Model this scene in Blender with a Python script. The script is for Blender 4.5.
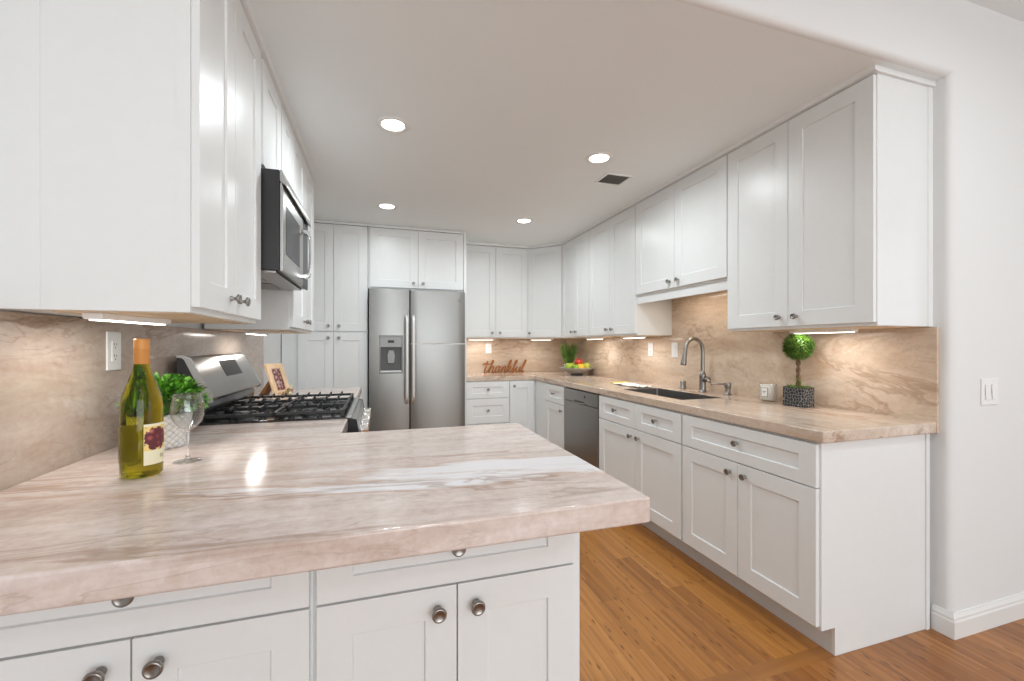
import bpy, bmesh, math, random
from mathutils import Vector, Matrix
R = math.radians
random.seed(7)
sc = bpy.context.scene
COL = sc.collection
for o in list(bpy.data.objects): bpy.data.objects.remove(o)

# ------------------------------------------------------------------ camera, world, main lights, exposure
cd = bpy.data.cameras.new('camera'); cam = bpy.data.objects.new('camera', cd); COL.objects.link(cam)
cam.location = (0, 0, 1.25); cam.rotation_euler = (R(90), 0, R(-17.32))
cd.sensor_width = 36; cd.lens = 423.4 / 1024 * 36; cd.shift_y = 5 / 1024; cd.clip_start = .02
sc.camera = cam
w = bpy.data.worlds.new('sky'); sc.world = w; w.use_nodes = True
w.node_tree.nodes['Background'].inputs[0].default_value = (.86, .93, 1, 1)
w.node_tree.nodes['Background'].inputs[1].default_value = 1.0
sc.view_settings.view_transform = 'Standard'; sc.view_settings.look = 'None'
sc.view_settings.gamma = 1; sc.view_settings.use_curve_mapping = False
sc.view_settings.exposure = EXPOSURE = 0.02

def area(name, loc, rot, sx, sy, power, color=(1, 1, 1), shape='RECTANGLE', parent=None, spread=None):
    l = bpy.data.lights.new(name, 'AREA'); l.shape = shape; l.size = sx; l.size_y = sy
    l.energy = power; l.color = color
    if spread: l.spread = spread
    o = bpy.data.objects.new(name, l); COL.objects.link(o); o.location = loc; o.rotation_euler = rot
    if parent: o.parent = parent
    return o
# area lights added for brightness, set at unseen windows behind the camera
area('added_daylight_rear', (.9, -3.34, 1.35), (R(90), 0, 0), 3.4, 1.9, 78, (.95, .985, 1))
area('added_daylight_side', (4.86, -1.2, 1.35), (R(90), 0, R(90)), 2.4, 1.9, 10, (.95, .985, 1))
DOWN_W = 8.6
BAR_W = 1.15

# ------------------------------------------------------------------ materials
def mat(name, col, rough=.5, metal=0, spec=.5, **k):
    m = bpy.data.materials.new(name); m.use_nodes = True
    b = m.node_tree.nodes['Principled BSDF']
    b.inputs['Base Color'].default_value = (*col, 1); b.inputs['Roughness'].default_value = rough
    b.inputs['Metallic'].default_value = metal; b.inputs['Specular IOR Level'].default_value = spec
    for n, v in k.items():
        b.inputs[n.replace('_', ' ')].default_value = v
    return m
def N(m, t, **k):
    n = m.node_tree.nodes.new(t)
    for a, v in k.items():
        if a in n.inputs: n.inputs[a].default_value = v
        else: setattr(n, a, v)
    return n
def L(m, a, b): m.node_tree.links.new(a, b)
def bsdf(m): return m.node_tree.nodes['Principled BSDF']
def ramp(m, fac, stops, interp='LINEAR'):
    r = N(m, 'ShaderNodeValToRGB'); e = r.color_ramp; e.interpolation = interp
    while len(e.elements) < len(stops): e.elements.new(.5)
    for el, (p, c) in zip(e.elements, stops):
        el.position = p; el.color = (*c, 1) if len(c) == 3 else c
    L(m, fac, r.inputs[0]); return r.outputs[0]
def mapping(m, scale=(1, 1, 1), rot=(0, 0, 0), loc=(0, 0, 0)):
    tc = N(m, 'ShaderNodeTexCoord'); mp = N(m, 'ShaderNodeMapping')
    mp.inputs['Scale'].default_value = scale; mp.inputs['Rotation'].default_value = rot; mp.inputs['Location'].default_value = loc
    L(m, tc.outputs['Object'], mp.inputs[0]); return mp.outputs[0]
def noise(m, vec, scale, detail=4, rough=.55, dist=0):
    n = N(m, 'ShaderNodeTexNoise'); n.inputs['Scale'].default_value = scale; n.inputs['Detail'].default_value = detail
    n.inputs['Roughness'].default_value = rough; n.inputs['Distortion'].default_value = dist
    L(m, vec, n.inputs['Vector']); return n.outputs[0]
def mixc(m, f, a, b, mode='MIX'):
    n = N(m, 'ShaderNodeMix', data_type='RGBA', blend_type=mode)
    for s, v in ((n.inputs[0], f), (n.inputs[6], a), (n.inputs[7], b)):
        if hasattr(v, 'links'): L(m, v, s)
        elif isinstance(v, (int, float)): s.default_value = v
        else: s.default_value = (*v, 1)
    return n.outputs[2]
def bump(m, h, strength=.2, dist=.002):
    b = N(m, 'ShaderNodeBump'); b.inputs['Strength'].default_value = strength; b.inputs['Distance'].default_value = dist
    L(m, h, b.inputs['Height']); L(m, b.outputs[0], bsdf(m).inputs['Normal'])

def paint(name, col, rough, bs=.04, sc_=60):
    m = mat(name, col, rough)
    v = mapping(m); n = noise(m, v, sc_, 3)
    c = ramp(m, n, [(.3, tuple(x * .985 for x in col)), (.7, col)]); L(m, c, bsdf(m).inputs['Base Color'])
    bump(m, n, bs, .001); return m
M = {}
M['cabinet'] = paint('white_cabinet_paint', (.815, .83, .83), .33, .02, 25)
M['wall'] = paint('white_wall_paint', (.79, .80, .80), .7, .12, 120)
M['ceiling'] = paint('ceiling_paint', (.87, .915, .93), .85, .12, 120)
M['trim'] = paint('white_trim_paint', (.83, .83, .82), .35, .02)
M['plastic'] = mat('white_plastic', (.84, .84, .83), .3)
M['slot'] = mat('dark_slot', (.05, .05, .05), .5)
M['nickel'] = mat('satin_nickel', (.31, .295, .28), .34, 1)
M['chrome'] = mat('polished_chrome', (.8, .8, .8), .12, 1)
M['iron'] = mat('black_cast_iron', (.018, .018, .02), .45)
M['enamel'] = mat('black_enamel', (.012, .012, .013), .12)
M['blackplastic'] = mat('black_plastic', (.02, .02, .022), .35)
M['darkglass'] = mat('dark_glass', (.035, .035, .04), .35, 0, .25)
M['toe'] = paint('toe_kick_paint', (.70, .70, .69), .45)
M['cavity'] = mat('shadow_gap', (.06, .06, .06), .8)

def brushed(name, col, rough, axis):
    m = mat(name, col, rough, 1)
    s = [4, 4, 4]; s[axis] = 400 if False else 4
    s = [300, 300, 300]; s[axis] = 3
    v = mapping(m, tuple(s)); n = noise(m, v, 1, 3, .6)
    r = N(m, 'ShaderNodeMapRange'); r.inputs['To Min'].default_value = rough - .05; r.inputs['To Max'].default_value = rough + .08
    L(m, n, r.inputs['Value']); L(m, r.outputs[0], bsdf(m).inputs['Roughness'])
    bump(m, n, .05, .0004); return m
M['steel'] = brushed('brushed_stainless_steel', (.31, .308, .298), .34, 0)
M['aluminium'] = mat('satin_aluminium', (.86, .855, .84), .6, 1)
M['steel_y'] = brushed('brushed_stainless_steel_side', (.42, .415, .405), .32, 1)
M['sink'] = brushed('sink_steel', (.42, .41, .40), .3, 1)

def wood(name, c1, c2, axis=1, sc_=1):
    m = mat(name, c1, .45); s = [22 * sc_] * 3; s[axis] = 2 * sc_
    v = mapping(m, tuple(s)); n = noise(m, v, 1, 5, .6, .6)
    L(m, ramp(m, n, [(.3, c1), (.7, c2)]), bsdf(m).inputs['Base Color']); return m
M['maple'] = wood('maple_underside', (.66, .49, .32), (.74, .58, .40))
M['frame_wood'] = wood('pale_wood', (.72, .50, .30), (.82, .62, .42), 2, 2)
M['easel_wood'] = wood('brown_board', (.20, .09, .03), (.30, .14, .05), 2, 2)

def stone(name, rot, stretch, loc=(0, 0, 0), tint=1.0, strength=1.0, warpk=1.3, islands=1.0, streak=7, sk=.45, grain=.22):
    m = mat(name, (.7, .6, .5), .14)
    v = mapping(m, stretch, rot, loc)
    warp = N(m, 'ShaderNodeTexNoise'); warp.inputs['Scale'].default_value = .8; warp.inputs['Detail'].default_value = 4
    L(m, v, warp.inputs['Vector'])
    sub = N(m, 'ShaderNodeVectorMath', operation='MULTIPLY_ADD')
    L(m, warp.outputs['Color'], sub.inputs[0]); sub.inputs[1].default_value = (warpk, warpk, warpk); L(m, v, sub.inputs[2])
    v2 = sub.outputs[0]
    T = lambda c: (c[0] * tint, c[1] * tint, c[2] * tint)
    n1 = noise(m, v2, 1.7, 10, .66, .25)
    base = ramp(m, n1, [(.30, T((.45, .32, .235))), (.40, T((.60, .455, .36))), (.47, T((.70, .575, .485))), (.53, T((.60, .47, .385))), (.60, T((.73, .62, .54))), (.72, T((.79, .71, .65)))])
    n4 = noise(m, v2, streak, 8, .7, .2)          # streaky banding
    base = mixc(m, sk, base, ramp(m, n4, [(.32, T((.46, .34, .265))), (.5, T((.66, .545, .46))), (.68, T((.82, .745, .69)))]))
    iso = mapping(m, (1, 1, 1)); n7 = noise(m, iso, 38, 6, .7, .4)   # fine crystalline mottling
    base = mixc(m, grain, base, ramp(m, n7, [(.35, T((.42, .31, .24))), (.65, T((.86, .80, .75)))]))
    n3 = noise(m, v, 1.1, 3)
    def veins(src, scale, width, lo, amount, col, c):
        n2 = noise(m, src, scale, 8, .6, .6)
        a = N(m, 'ShaderNodeMath', operation='SUBTRACT'); L(m, n2, a.inputs[0]); a.inputs[1].default_value = .5
        b = N(m, 'ShaderNodeMath', operation='ABSOLUTE'); L(m, a.outputs[0], b.inputs[0])
        vein = ramp(m, b.outputs[0], [(0, (1, 1, 1)), (width * .3, (.8, .8, .8)), (width, (0, 0, 0))])
        g = ramp(m, n3, [(lo, (0, 0, 0)), (lo + .12, (1, 1, 1))])
        vm = N(m, 'ShaderNodeMath', operation='MULTIPLY'); L(m, vein, vm.inputs[0]); L(m, g, vm.inputs[1])
        vs = N(m, 'ShaderNodeMath', operation='MULTIPLY'); L(m, vm.outputs[0], vs.inputs[0]); vs.inputs[1].default_value = amount * strength
        return mixc(m, vs.outputs[0], c, T(col))
    # quartz-white islands with a rusty rim
    n5 = noise(m, v2, .75, 7, .6, .3)
    c = mixc(m, ramp(m, n5, [(.575, (0, 0, 0)), (.595, (.5 * islands,) * 3), (.61, (.15 * islands,) * 3)]), base, T((.50, .31, .19)))
    c = mixc(m, ramp(m, n5, [(.60, (0, 0, 0)), (.63, (.85 * islands,) * 3)]), c, T((.82, .80, .78)))
    n6 = noise(m, v2, 1.6, 8, .68, .4)
    c = mixc(m, ramp(m, n6, [(.60, (0, 0, 0)), (.70, (.6, .6, .6))]), c, T((.52, .34, .22)))
    c = veins(v2, 1.0, .022, .45, .75, (.30, .17, .10), c)
    c = veins(v2, 2.3, .012, .40, .5, (.36, .25, .19), c)
    L(m, c, bsdf(m).inputs['Base Color']); return m
M['stone'] = stone('cream_quartzite_counter', (0, 0, R(-7)), (.55, 3.2, 3.2), (.3, 1.44, 0), 1.0, .75)
M['stone_right'] = stone('cream_quartzite_right', (0, 0, R(8)), (3.0, .7, 3.0), (5, 2, 0), .97, 1, 1.0, .5)
M['splash_right'] = stone('quartzite_backsplash_right', (R(12), 0, 0), (2, .8, 2.6), (3, 1.9, .9), 1.0, .62, 1.0, .25, 3.5, .3, .12)
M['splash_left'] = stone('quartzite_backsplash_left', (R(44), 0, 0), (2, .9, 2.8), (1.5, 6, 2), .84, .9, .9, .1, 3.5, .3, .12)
M['splash_back'] = stone('quartzite_backsplash_back', (0, R(-66), 0), (.8, 2, 2.6), (7, 1, 3), 1.0, .6, .9, 0, 3.5, .3, .12)
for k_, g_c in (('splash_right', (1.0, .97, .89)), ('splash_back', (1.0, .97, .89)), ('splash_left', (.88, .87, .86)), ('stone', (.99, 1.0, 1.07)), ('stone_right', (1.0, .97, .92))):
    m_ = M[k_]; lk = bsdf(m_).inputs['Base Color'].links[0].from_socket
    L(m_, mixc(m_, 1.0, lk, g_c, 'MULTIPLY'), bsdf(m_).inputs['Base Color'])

def floor_mat(name, tintc):
    m = mat(name, (.45, .22, .08), .32)
    v = mapping(m, (1, 1, 1), (0, 0, R(90)))
    br = N(m, 'ShaderNodeTexBrick'); br.offset = .37; br.offset_frequency = 2
    L(m, v, br.inputs['Vector'])
    for a, x in (('Scale', 1), ('Mortar Size', .0009), ('Mortar Smooth', .1), ('Bias', 0), ('Brick Width', .92), ('Row Height', .094)):
        br.inputs[a].default_value = x
    br.inputs['Color1'].default_value = (0, 0, 0, 1); br.inputs['Color2'].default_value = (1, 1, 1, 1); br.inputs['Mortar'].default_value = (.5, .5, .5, 1)
    # inner strips of each board
    br2 = N(m, 'ShaderNodeTexBrick'); br2.offset = .43; L(m, v, br2.inputs['Vector'])
    for a, x in (('Scale', 1), ('Mortar Size', .0), ('Brick Width', .34), ('Row Height', .0188)):
        br2.inputs[a].default_value = x
    br2.inputs['Color1'].default_value = (0, 0, 0, 1); br2.inputs['Color2'].default_value = (1, 1, 1, 1)
    T = lambda c: tuple(x * t for x, t in zip(c, tintc))
    tone = mixc(m, .42, br.outputs['Color'], br2.outputs['Color'])
    base = ramp(m, tone, [(0, T((.25, .092, .020))), (.45, T((.40, .165, .038))), (1, T((.53, .24, .064)))])
    gv = mapping(m, (60, 2.2, 60)); g = noise(m, gv, 1, 5, .6, .3)
    base = mixc(m, .55, base, mixc(m, 1.0, base, ramp(m, g, [(.25, (.62, .56, .5)), (.6, (1.1, 1.1, 1.1))]), 'MULTIPLY'))
    # bamboo node marks
    kv = mapping(m, (53, 15, 53)); vo = N(m, 'ShaderNodeTexVoronoi'); vo.inputs['Scale'].default_value = 1
    L(m, kv, vo.inputs['Vector'])
    k = ramp(m, vo.outputs['Distance'], [(.12, (1, 1, 1)), (.34, (0, 0, 0))])
    sepc = N(m, 'ShaderNodeSeparateColor'); L(m, vo.outputs['Color'], sepc.inputs[0])
    sel = ramp(m, sepc.outputs[0], [(.66, (0, 0, 0)), (.80, (.75, .75, .75))])
    km = N(m, 'ShaderNodeMath', operation='MULTIPLY'); L(m, k, km.inputs[0]); L(m, sel, km.inputs[1])
    base = mixc(m, km.outputs[0], base, T((.11, .038, .008)))
    base = mixc(m, br.outputs['Fac'], base, T((.16, .07, .025)))
    L(m, base, bsdf(m).inputs['Base Color'])
    bump(m, br.outputs['Fac'], .25, -.0008); return m
M['floor'] = floor_mat('bamboo_plank_floor', (1, 1, 1))
M['floor_outer'] = floor_mat('plank_floor_lit_tint', (.86, .82, .95))  # browner tint puts the front room's light into the plank colour
def fruit(name, c1, c2):
    m = mat(name, c1, .35); v = mapping(m); n = noise(m, v, 18, 3)
    L(m, ramp(m, n, [(.35, c1), (.65, c2)]), bsdf(m).inputs['Base Color']); return m

# ------------------------------------------------------------------ object helpers
def tag(o, label, cat=None, group=None, kind=None):
    if label: o['label'] = label
    if cat: o['category'] = cat
    if group: o['group'] = group
    if kind: o['kind'] = kind
    return o
def thing(name, label, cat, loc=(0, 0, 0), rz=0, group=None):
    o = bpy.data.objects.new(name, None); COL.objects.link(o); o.empty_display_size = .05
    o.location = loc; o.rotation_euler = (0, 0, rz); return tag(o, label, cat, group)
def obj(name, bm, m, parent=None, bevel=0, smooth=False, segs=2, off=None, wn=False):
    if off: bmesh.ops.translate(bm, verts=bm.verts, vec=-Vector(off))
    bmesh.ops.recalc_face_normals(bm, faces=bm.faces)
    me = bpy.data.meshes.new(name); bm.to_mesh(me); bm.free()
    o = bpy.data.objects.new(name, me); COL.objects.link(o)
    if not isinstance(m, (list, tuple)): m = [m]
    for x in m: me.materials.append(M[x] if isinstance(x, str) else x)
    if smooth:
        for p in me.polygons: p.use_smooth = True
    if bevel:
        b = o.modifiers.new('bevel', 'BEVEL'); b.width = bevel; b.segments = segs; b.limit_method = 'ANGLE'; b.angle_limit = R(40)
        b.harden_normals = True
        for p in me.polygons: p.use_smooth = True
    if parent: o.parent = parent
    return o
def B(): return bmesh.new()
def box(bm, x0, x1, y0, y1, z0, z1, mi=0):
    v = [bm.verts.new((x, y, z)) for z in (z0, z1) for y in (y0, y1) for x in (x0, x1)]
    for f in ((0, 2, 3, 1), (4, 5, 7, 6), (0, 1, 5, 4), (2, 6, 7, 3), (0, 4, 6, 2), (1, 3, 7, 5)):
        bm.faces.new([v[i] for i in f]).material_index = mi
    return bm
def prism(bm, pts, axis, a0, a1, mi=0):
    """polygon pts in the two other axes, extruded along axis"""
    def p3(p, a):
        return {0: (a, p[0], p[1]), 1: (p[0], a, p[1]), 2: (p[0], p[1], a)}[axis]
    A = [bm.verts.new(p3(p, a0)) for p in pts]; C = [bm.verts.new(p3(p, a1)) for p in pts]
    n = len(pts)
    bm.faces.new(A).material_index = mi; bm.faces.new(C[::-1]).material_index = mi
    for i in range(n): bm.faces.new((A[i], C[i], C[(i + 1) % n], A[(i + 1) % n])).material_index = mi
    return bm
def lathe(bm, prof, c=(0, 0, 0), n=32, axis=(0, 0, 1), mi=0):
    """prof: list of (r, h); revolve about axis through c"""
    q = Vector((0, 0, 1)).rotation_difference(Vector(axis)); c = Vector(c); rings = []
    for r, h in prof:
        if r < 1e-6: rings.append([bm.verts.new(c + q @ Vector((0, 0, h)))])
        else: rings.append([bm.verts.new(c + q @ Vector((r * math.cos(t * 2 * math.pi / n), r * math.sin(t * 2 * math.pi / n), h))) for t in range(n)])
    for a, b in zip(rings, rings[1:]):
        if len(a) == 1 and len(b) == 1: continue
        for i in range(n):
            j = (i + 1) % n
            if len(a) == 1: f = (a[0], b[j], b[i])
            elif len(b) == 1: f = (a[i], a[j], b[0])
            else: f = (a[i], a[j], b[j], b[i])
            bm.faces.new(f).material_index = mi
    return bm
def tube(bm, pts, r, n=10, cap=True, mi=0):
    pts = [Vector(p) for p in pts]; rr = r if isinstance(r, (list, tuple)) else [r] * len(pts)
    rings = []; up = None
    for i, p in enumerate(pts):
        t = (pts[min(i + 1, len(pts) - 1)] - pts[max(i - 1, 0)]).normalized()
        if up is None: up = t.orthogonal().normalized()
        up = (up - t * up.dot(t)).normalized(); s = t.cross(up)
        rings.append([bm.verts.new(p + (up * math.cos(k * 2 * math.pi / n) + s * math.sin(k * 2 * math.pi / n)) * rr[i]) for k in range(n)])
    for a, b in zip(rings, rings[1:]):
        for k in range(n): bm.faces.new((a[k], a[(k + 1) % n], b[(k + 1) % n], b[k])).material_index = mi
    if cap: bm.faces.new(rings[0][::-1]).material_index = mi; bm.faces.new(rings[-1]).material_index = mi
    return bm
def spline(ctrl, n=8):
    """Catmull-Rom through control points"""
    P = [Vector(p) for p in ctrl]; P = [P[0]] + P + [P[-1]]; out = []
    for i in range(1, len(P) - 2):
        for k in range(n):
            t = k / n; a, b, c, d = P[i - 1:i + 3]
            out.append(.5 * ((2 * b) + (c - a) * t + (2 * a - 5 * b + 4 * c - d) * t * t + (3 * b - a - 3 * c + d) * t ** 3))
    out.append(P[-2]); return out
def cells(bm, xs, ys, fill, z0, z1):
    """slab built on a grid; fill(i,j) -> bool; holes and L shapes come out as one skin"""
    top, bot = {}, {}
    def g(d, i, j, z):
        if (i, j) not in d: d[i, j] = bm.verts.new((xs[i], ys[j], z))
        return d[i, j]
    nx, ny = len(xs) - 1, len(ys) - 1
    F = lambda i, j: 0 <= i < nx and 0 <= j < ny and fill(i, j)
    for i in range(nx):
        for j in range(ny):
            if not F(i, j): continue
            q = ((i, j), (i + 1, j), (i + 1, j + 1), (i, j + 1))
            bm.faces.new([g(top, *a, z1) for a in q]); bm.faces.new([g(bot, *a, z0) for a in q][::-1])
            for (a, b), (di, dj) in zip(zip(q, q[1:] + q[:1]), ((0, -1), (1, 0), (0, 1), (-1, 0))):
                if not F(i + di, j + dj): bm.faces.new((g(bot, *a, z0), g(bot, *b, z0), g(top, *b, z1), g(top, *a, z1)))
    return bm

# ------------------------------------------------------------------ room shell
KC = 2.415; OC = 2.75       # kitchen ceiling, outer ceiling
WX = 2.34; LX = -.863; BY = 5.12; HY = 1.169
def struct(name, bm, m, label, **k):
    o = obj(name, bm, m, **k); o['kind'] = 'structure'; o['label'] = label; return o
struct('floor', box(B(), LX - .1, 3, 1.30, BY + .1, -.05, 0), 'floor', 'honey bamboo plank kitchen floor with dark node marks')
struct('floor.001', box(B(), -3.1, 5.1, -3.5, 1.236, -.05, 0), 'floor_outer', 'foreground plank floor beyond the kitchen, its browner tint painted for the light')
bm = B(); x = LX
rnd = random.Random(3)
box(bm, LX - .1, 1.335, 1.236, 1.30, -.05, 0); box(bm, 1.3362, 1.9, 1.236, 1.30, -.05, 0); box(bm, 1.9012, 3, 1.236, 1.30, -.05, 0)
m = wood('border_board_wood', (.27, .105, .027), (.38, .16, .043), 0); m.node_tree.nodes['Principled BSDF'].inputs['Roughness'].default_value = .32
struct('trim_1', bm, m, 'wooden border board laid crosswise between the two floors')
def arc(cx, cy, r, a0, a1, n=6): return [(cx + r * math.cos(R(a0 + (a1 - a0) * i / n)), cy + r * math.sin(R(a0 + (a1 - a0) * i / n))) for i in range(n + 1)]
# wall facing the camera: pier and header in one skin, rounded along the opening
bm = prism(B(), [(LX - .1, KC), (WX, KC), (WX, 0), (5.0, 0), (5.0, OC), (LX - .1, OC)], 1, HY, HY + .032)
def on(v, x=None, y=None, z=None):
    return all(t is None or abs(c - t) < 1e-5 for c, t in zip(v.co, (x, y, z)))
es = [e for e in bm.edges if all(on(v, None, HY, KC) and v.co.x < WX + .001 for v in e.verts) or all(on(v, WX, HY) and v.co.z < KC + .001 for v in e.verts)]
bmesh.ops.recalc_face_normals(bm, faces=bm.faces)
bmesh.ops.bevel(bm, geom=es, offset=.028, segments=7, profile=.5, affect='EDGES')
o = struct('wall_front', bm, 'wall', 'white wall facing the camera, header and pier with rounded edges around the kitchen opening')
for p in o.data.polygons: p.use_smooth = True
o.modifiers.new('e', 'EDGE_SPLIT').split_angle = R(30)
struct('wall_right', box(B(), WX, WX + .1, HY + .032, BY + .1, 0, KC), 'wall', 'white wall behind the right cabinet run')
struct('wall_left', box(B(), LX - .1, LX, .2, BY + .1, 0, OC), 'wall', 'white wall behind the left cabinet run')
struct('wall_back', box(B(), LX, WX, BY, BY + .1, 0, KC + .1), 'wall', 'white wall at the far end of the kitchen')
struct('ceiling', box(B(), LX - .1, WX + .1, HY + .032, BY + .1, KC, KC + .08), 'ceiling', 'lower white kitchen ceiling')
struct('ceiling.001', box(B(), -3.1, 5.1, -3.5, HY + .032, OC, OC + .08), 'ceiling', 'higher white ceiling in front of the kitchen')
# room behind the camera
struct('wall_outer_left', box(B(), -3.1, LX - .1, .2, .3, 0, OC), 'wall', 'white return wall left of the kitchen')
struct('wall_outer_west', box(B(), -3.1, -3.0, -3.5, .2, 0, OC), 'wall', 'white wall of the front room')
bm = B(); box(bm, -3.1, -.9, -3.5, -3.4, 0, OC); box(bm, 2.7, 5.0, -3.5, -3.4, 0, OC); box(bm, -.9, 2.7, -3.5, -3.4, 0, .35); box(bm, -.9, 2.7, -3.5, -3.4, 2.35, OC)
struct('wall_outer_rear', bm, 'wall', 'white window wall of the front room')
bm = B(); box(bm, 5.0, 5.1, -3.5, -2.5, 0, OC); box(bm, 5.0, 5.1, .1, HY + .14, 0, OC); box(bm, 5.0, 5.1, -2.5, .1, 0, .35); box(bm, 5.0, 5.1, -2.5, .1, 2.35, OC)
struct('wall_outer_east', bm, 'wall', 'white side window wall of the front room')
def window(name, horiz, a0, a1, p):
    f = B()
    for u0, u1, z0, z1 in ((a0, a1, .35, .41), (a0, a1, 2.29, 2.35), (a0, a0 + .06, .41, 2.29), (a1 - .06, a1, .41, 2.29), ((a0 + a1) / 2 - .03, (a0 + a1) / 2 + .03, .41, 2.29)):
        if horiz: box(f, u0, u1, p, p + .06, z0, z1)
        else: box(f, p, p + .06, u0, u1, z0, z1)
    return struct(name, f, 'trim', 'white framed window of the front room')
window('window_1', True, -.9, 2.7, -3.47); window('window_2', False, -2.5, .1, 5.02)

# baseboards with a moulded profile
def bb_profile(): return [(0, 0), (.014, 0), (.014, .070), (.011, .078), (.011, .086), (.006, .098), (.004, .105), (0, .105)]
bm = B(); P = bb_profile()
path = [(WX, 1.236), (WX, HY), (4.99, HY)]
rings = []
for i, (x, y) in enumerate(path):
    ring = []
    for d, z in P:
        if i == 0: ring.append(bm.verts.new((x - d, y, z)))
        elif i == 1:
            ring.append(bm.verts.new((x - d, y - d, z)))
        else: ring.append(bm.verts.new((x, y - d, z)))
    rings.append(ring)
for a, b in zip(rings, rings[1:]):
    for k in range(len(P)): bm.faces.new((a[k], a[(k + 1) % len(P)], b[(k + 1) % len(P)], b[k]))
bm.faces.new(rings[0]); bm.faces.new(rings[-1][::-1])
struct('baseboard_right', bm, 'trim', 'white moulded baseboard turning the wall corner')

# ------------------------------------------------------------------ cabinet kit (local frame: fronts face -Y, x runs along the run)
def door_bm(x0, x1, z0, z1, t=.019, st=.074, rec=.007, y=0):
    bm = B(); g = .0015
    x0 += g; x1 -= g; z0 += g; z1 -= g
    sz = min(st, (z1 - z0) * .31)
    def ring(dx, dz, yy): return [bm.verts.new(p) for p in ((x0 + dx, yy, z0 + dz), (x1 - dx, yy, z0 + dz), (x1 - dx, yy, z1 - dz), (x0 + dx, yy, z1 - dz))]
    bk = ring(0, 0, y); f0 = ring(0, 0, y - t); f1 = ring(st, sz, y - t); f2 = ring(st + .0015, sz + .0015, y - t + rec)
    bm.faces.new(bk)
    for a, b in ((bk, f0), (f0, f1), (f1, f2)):
        for i in range(4): bm.faces.new((a[i], a[(i + 1) % 4], b[(i + 1) % 4], b[i]))
    bm.faces.new(f2[::-1]); return bm
def knob_bm(x, z, y=-.019, ax=(0, -1, 0), s=1.0):
    return lathe(B(), [(r_ * s, h_k * s) for r_, h_k in [(0, -.001), (.008, -.001), (.0085, .003), (.0055, .006), (.005, .013), (.009, .017), (.0145, .0195), (.0155, .0225), (.0145, .026), (.0115, .0275), (.0105, .0265), (0, .0268)]], (x, y, z), 24, ax)
def add_front(root, kind, x0, x1, z0, z1, knob=None, y=0, st=.074, kin=.046, ks=1.0):
    """kind door|drawer; knob = 'bl','br','tl','tr','c' or None"""
    o = obj(kind, door_bm(x0, x1, z0, z1, y=y, st=st), 'cabinet', root, bevel=.0014)
    if knob:
        kx = {'l': x0 + kin, 'r': x1 - kin, 'c': (x0 + x1) / 2}[knob[-1]]
        kz = {'b': z0 + .048, 't': z1 - .052, 'c': (z0 + z1) / 2 + .006}[knob[0]]
        obj('knob', knob_bm(kx, kz, y - .019, s=ks), 'nickel', o, smooth=True)
    return o
def upper(label, loc, rz, wd, dp, z0, z1, doors, knobz='b', bottom='maple', crown=True, end=None, name='wall_cabinet', lip=.0, group=None):
    r = thing(name, label, 'cabinet', (loc[0], loc[1], 0), rz, group)
    bm = B(); box(bm, 0, wd, 0, dp, z0, z1)
    obj('body', bm, 'cabinet', r, bevel=.0015)
    bm = B(); box(bm, .018, wd - .018, .02, dp - .01, z0 - .0025, z0 + .001); obj('underside_panel', bm, bottom, r)
    n = len(doors)
    for i, (a, b, k) in enumerate(doors): add_front(r, 'door', a, b, z0 + .013, z1 - .004, k)
    if crown:
        bm = B(); t = .012
        prism(bm, [(-.019 - t, z1 + .004), (-.019 - t - .004, KC), (dp, KC), (dp, z1 - .0005), (-.012, z1 - .0005)], 0, -.0 - (t if end == 'l' else 0), wd + (t if end == 'r' else 0))
        obj('crown_strip', bm, 'cabinet', r)
    return r

UZ0, UZ1 = 1.334, 2.393
# right run (faces -X): local x -> -Y, rz=-90
RX = 1.992          # box face; doors to 1.973
def rrun(y): return (RX, y)
r1 = upper('white two-door wall cabinet at the near end of the right wall, above the topiary', rrun(2.026), R(-90), .787, WX - RX, UZ0, UZ1, [(.002, .394, 'br'), (.394, .785, 'bl')], end='r')
bm = B(); box(bm, .787, .7895, .318, .348, UZ0, UZ1); obj('scribe_strip', bm, 'cabinet', r1)
r2 = upper('short white two-door wall cabinet above the sink and faucet', rrun(2.976), R(-90), .95, WX - RX, 1.645, UZ1, [(.002, .475, 'br'), (.475, .948, 'bl')], end=None)
bm = B(); box(bm, 0, .95, .004, .022, 1.586, 1.645); obj('valance', bm, 'cabinet', r2, bevel=.0015)
r3 = upper('white two-door wall cabinet left of the sink, beyond the short cabinet', rrun(3.772), R(-90), .796, WX - RX, UZ0, UZ1, [(.002, .398, 'br'), (.398, .794, 'bl')])
r4 = upper('narrow white two-door wall cabinet next to the angled corner cabinet', rrun(4.43), R(-90), .658, WX - RX, UZ0, UZ1, [(.002, .329, 'br'), (.329, .656, 'bl')])
# back run (faces -Y)
UY = 4.739
r5 = upper('white two-door wall cabinet above the thankful sign, right of the refrigerator', (.862, UY), 0, 1.67 - .862, BY - UY, UZ0, UZ1, [(.002, .415, 'br'), (.415, .806, 'bl')])
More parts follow.
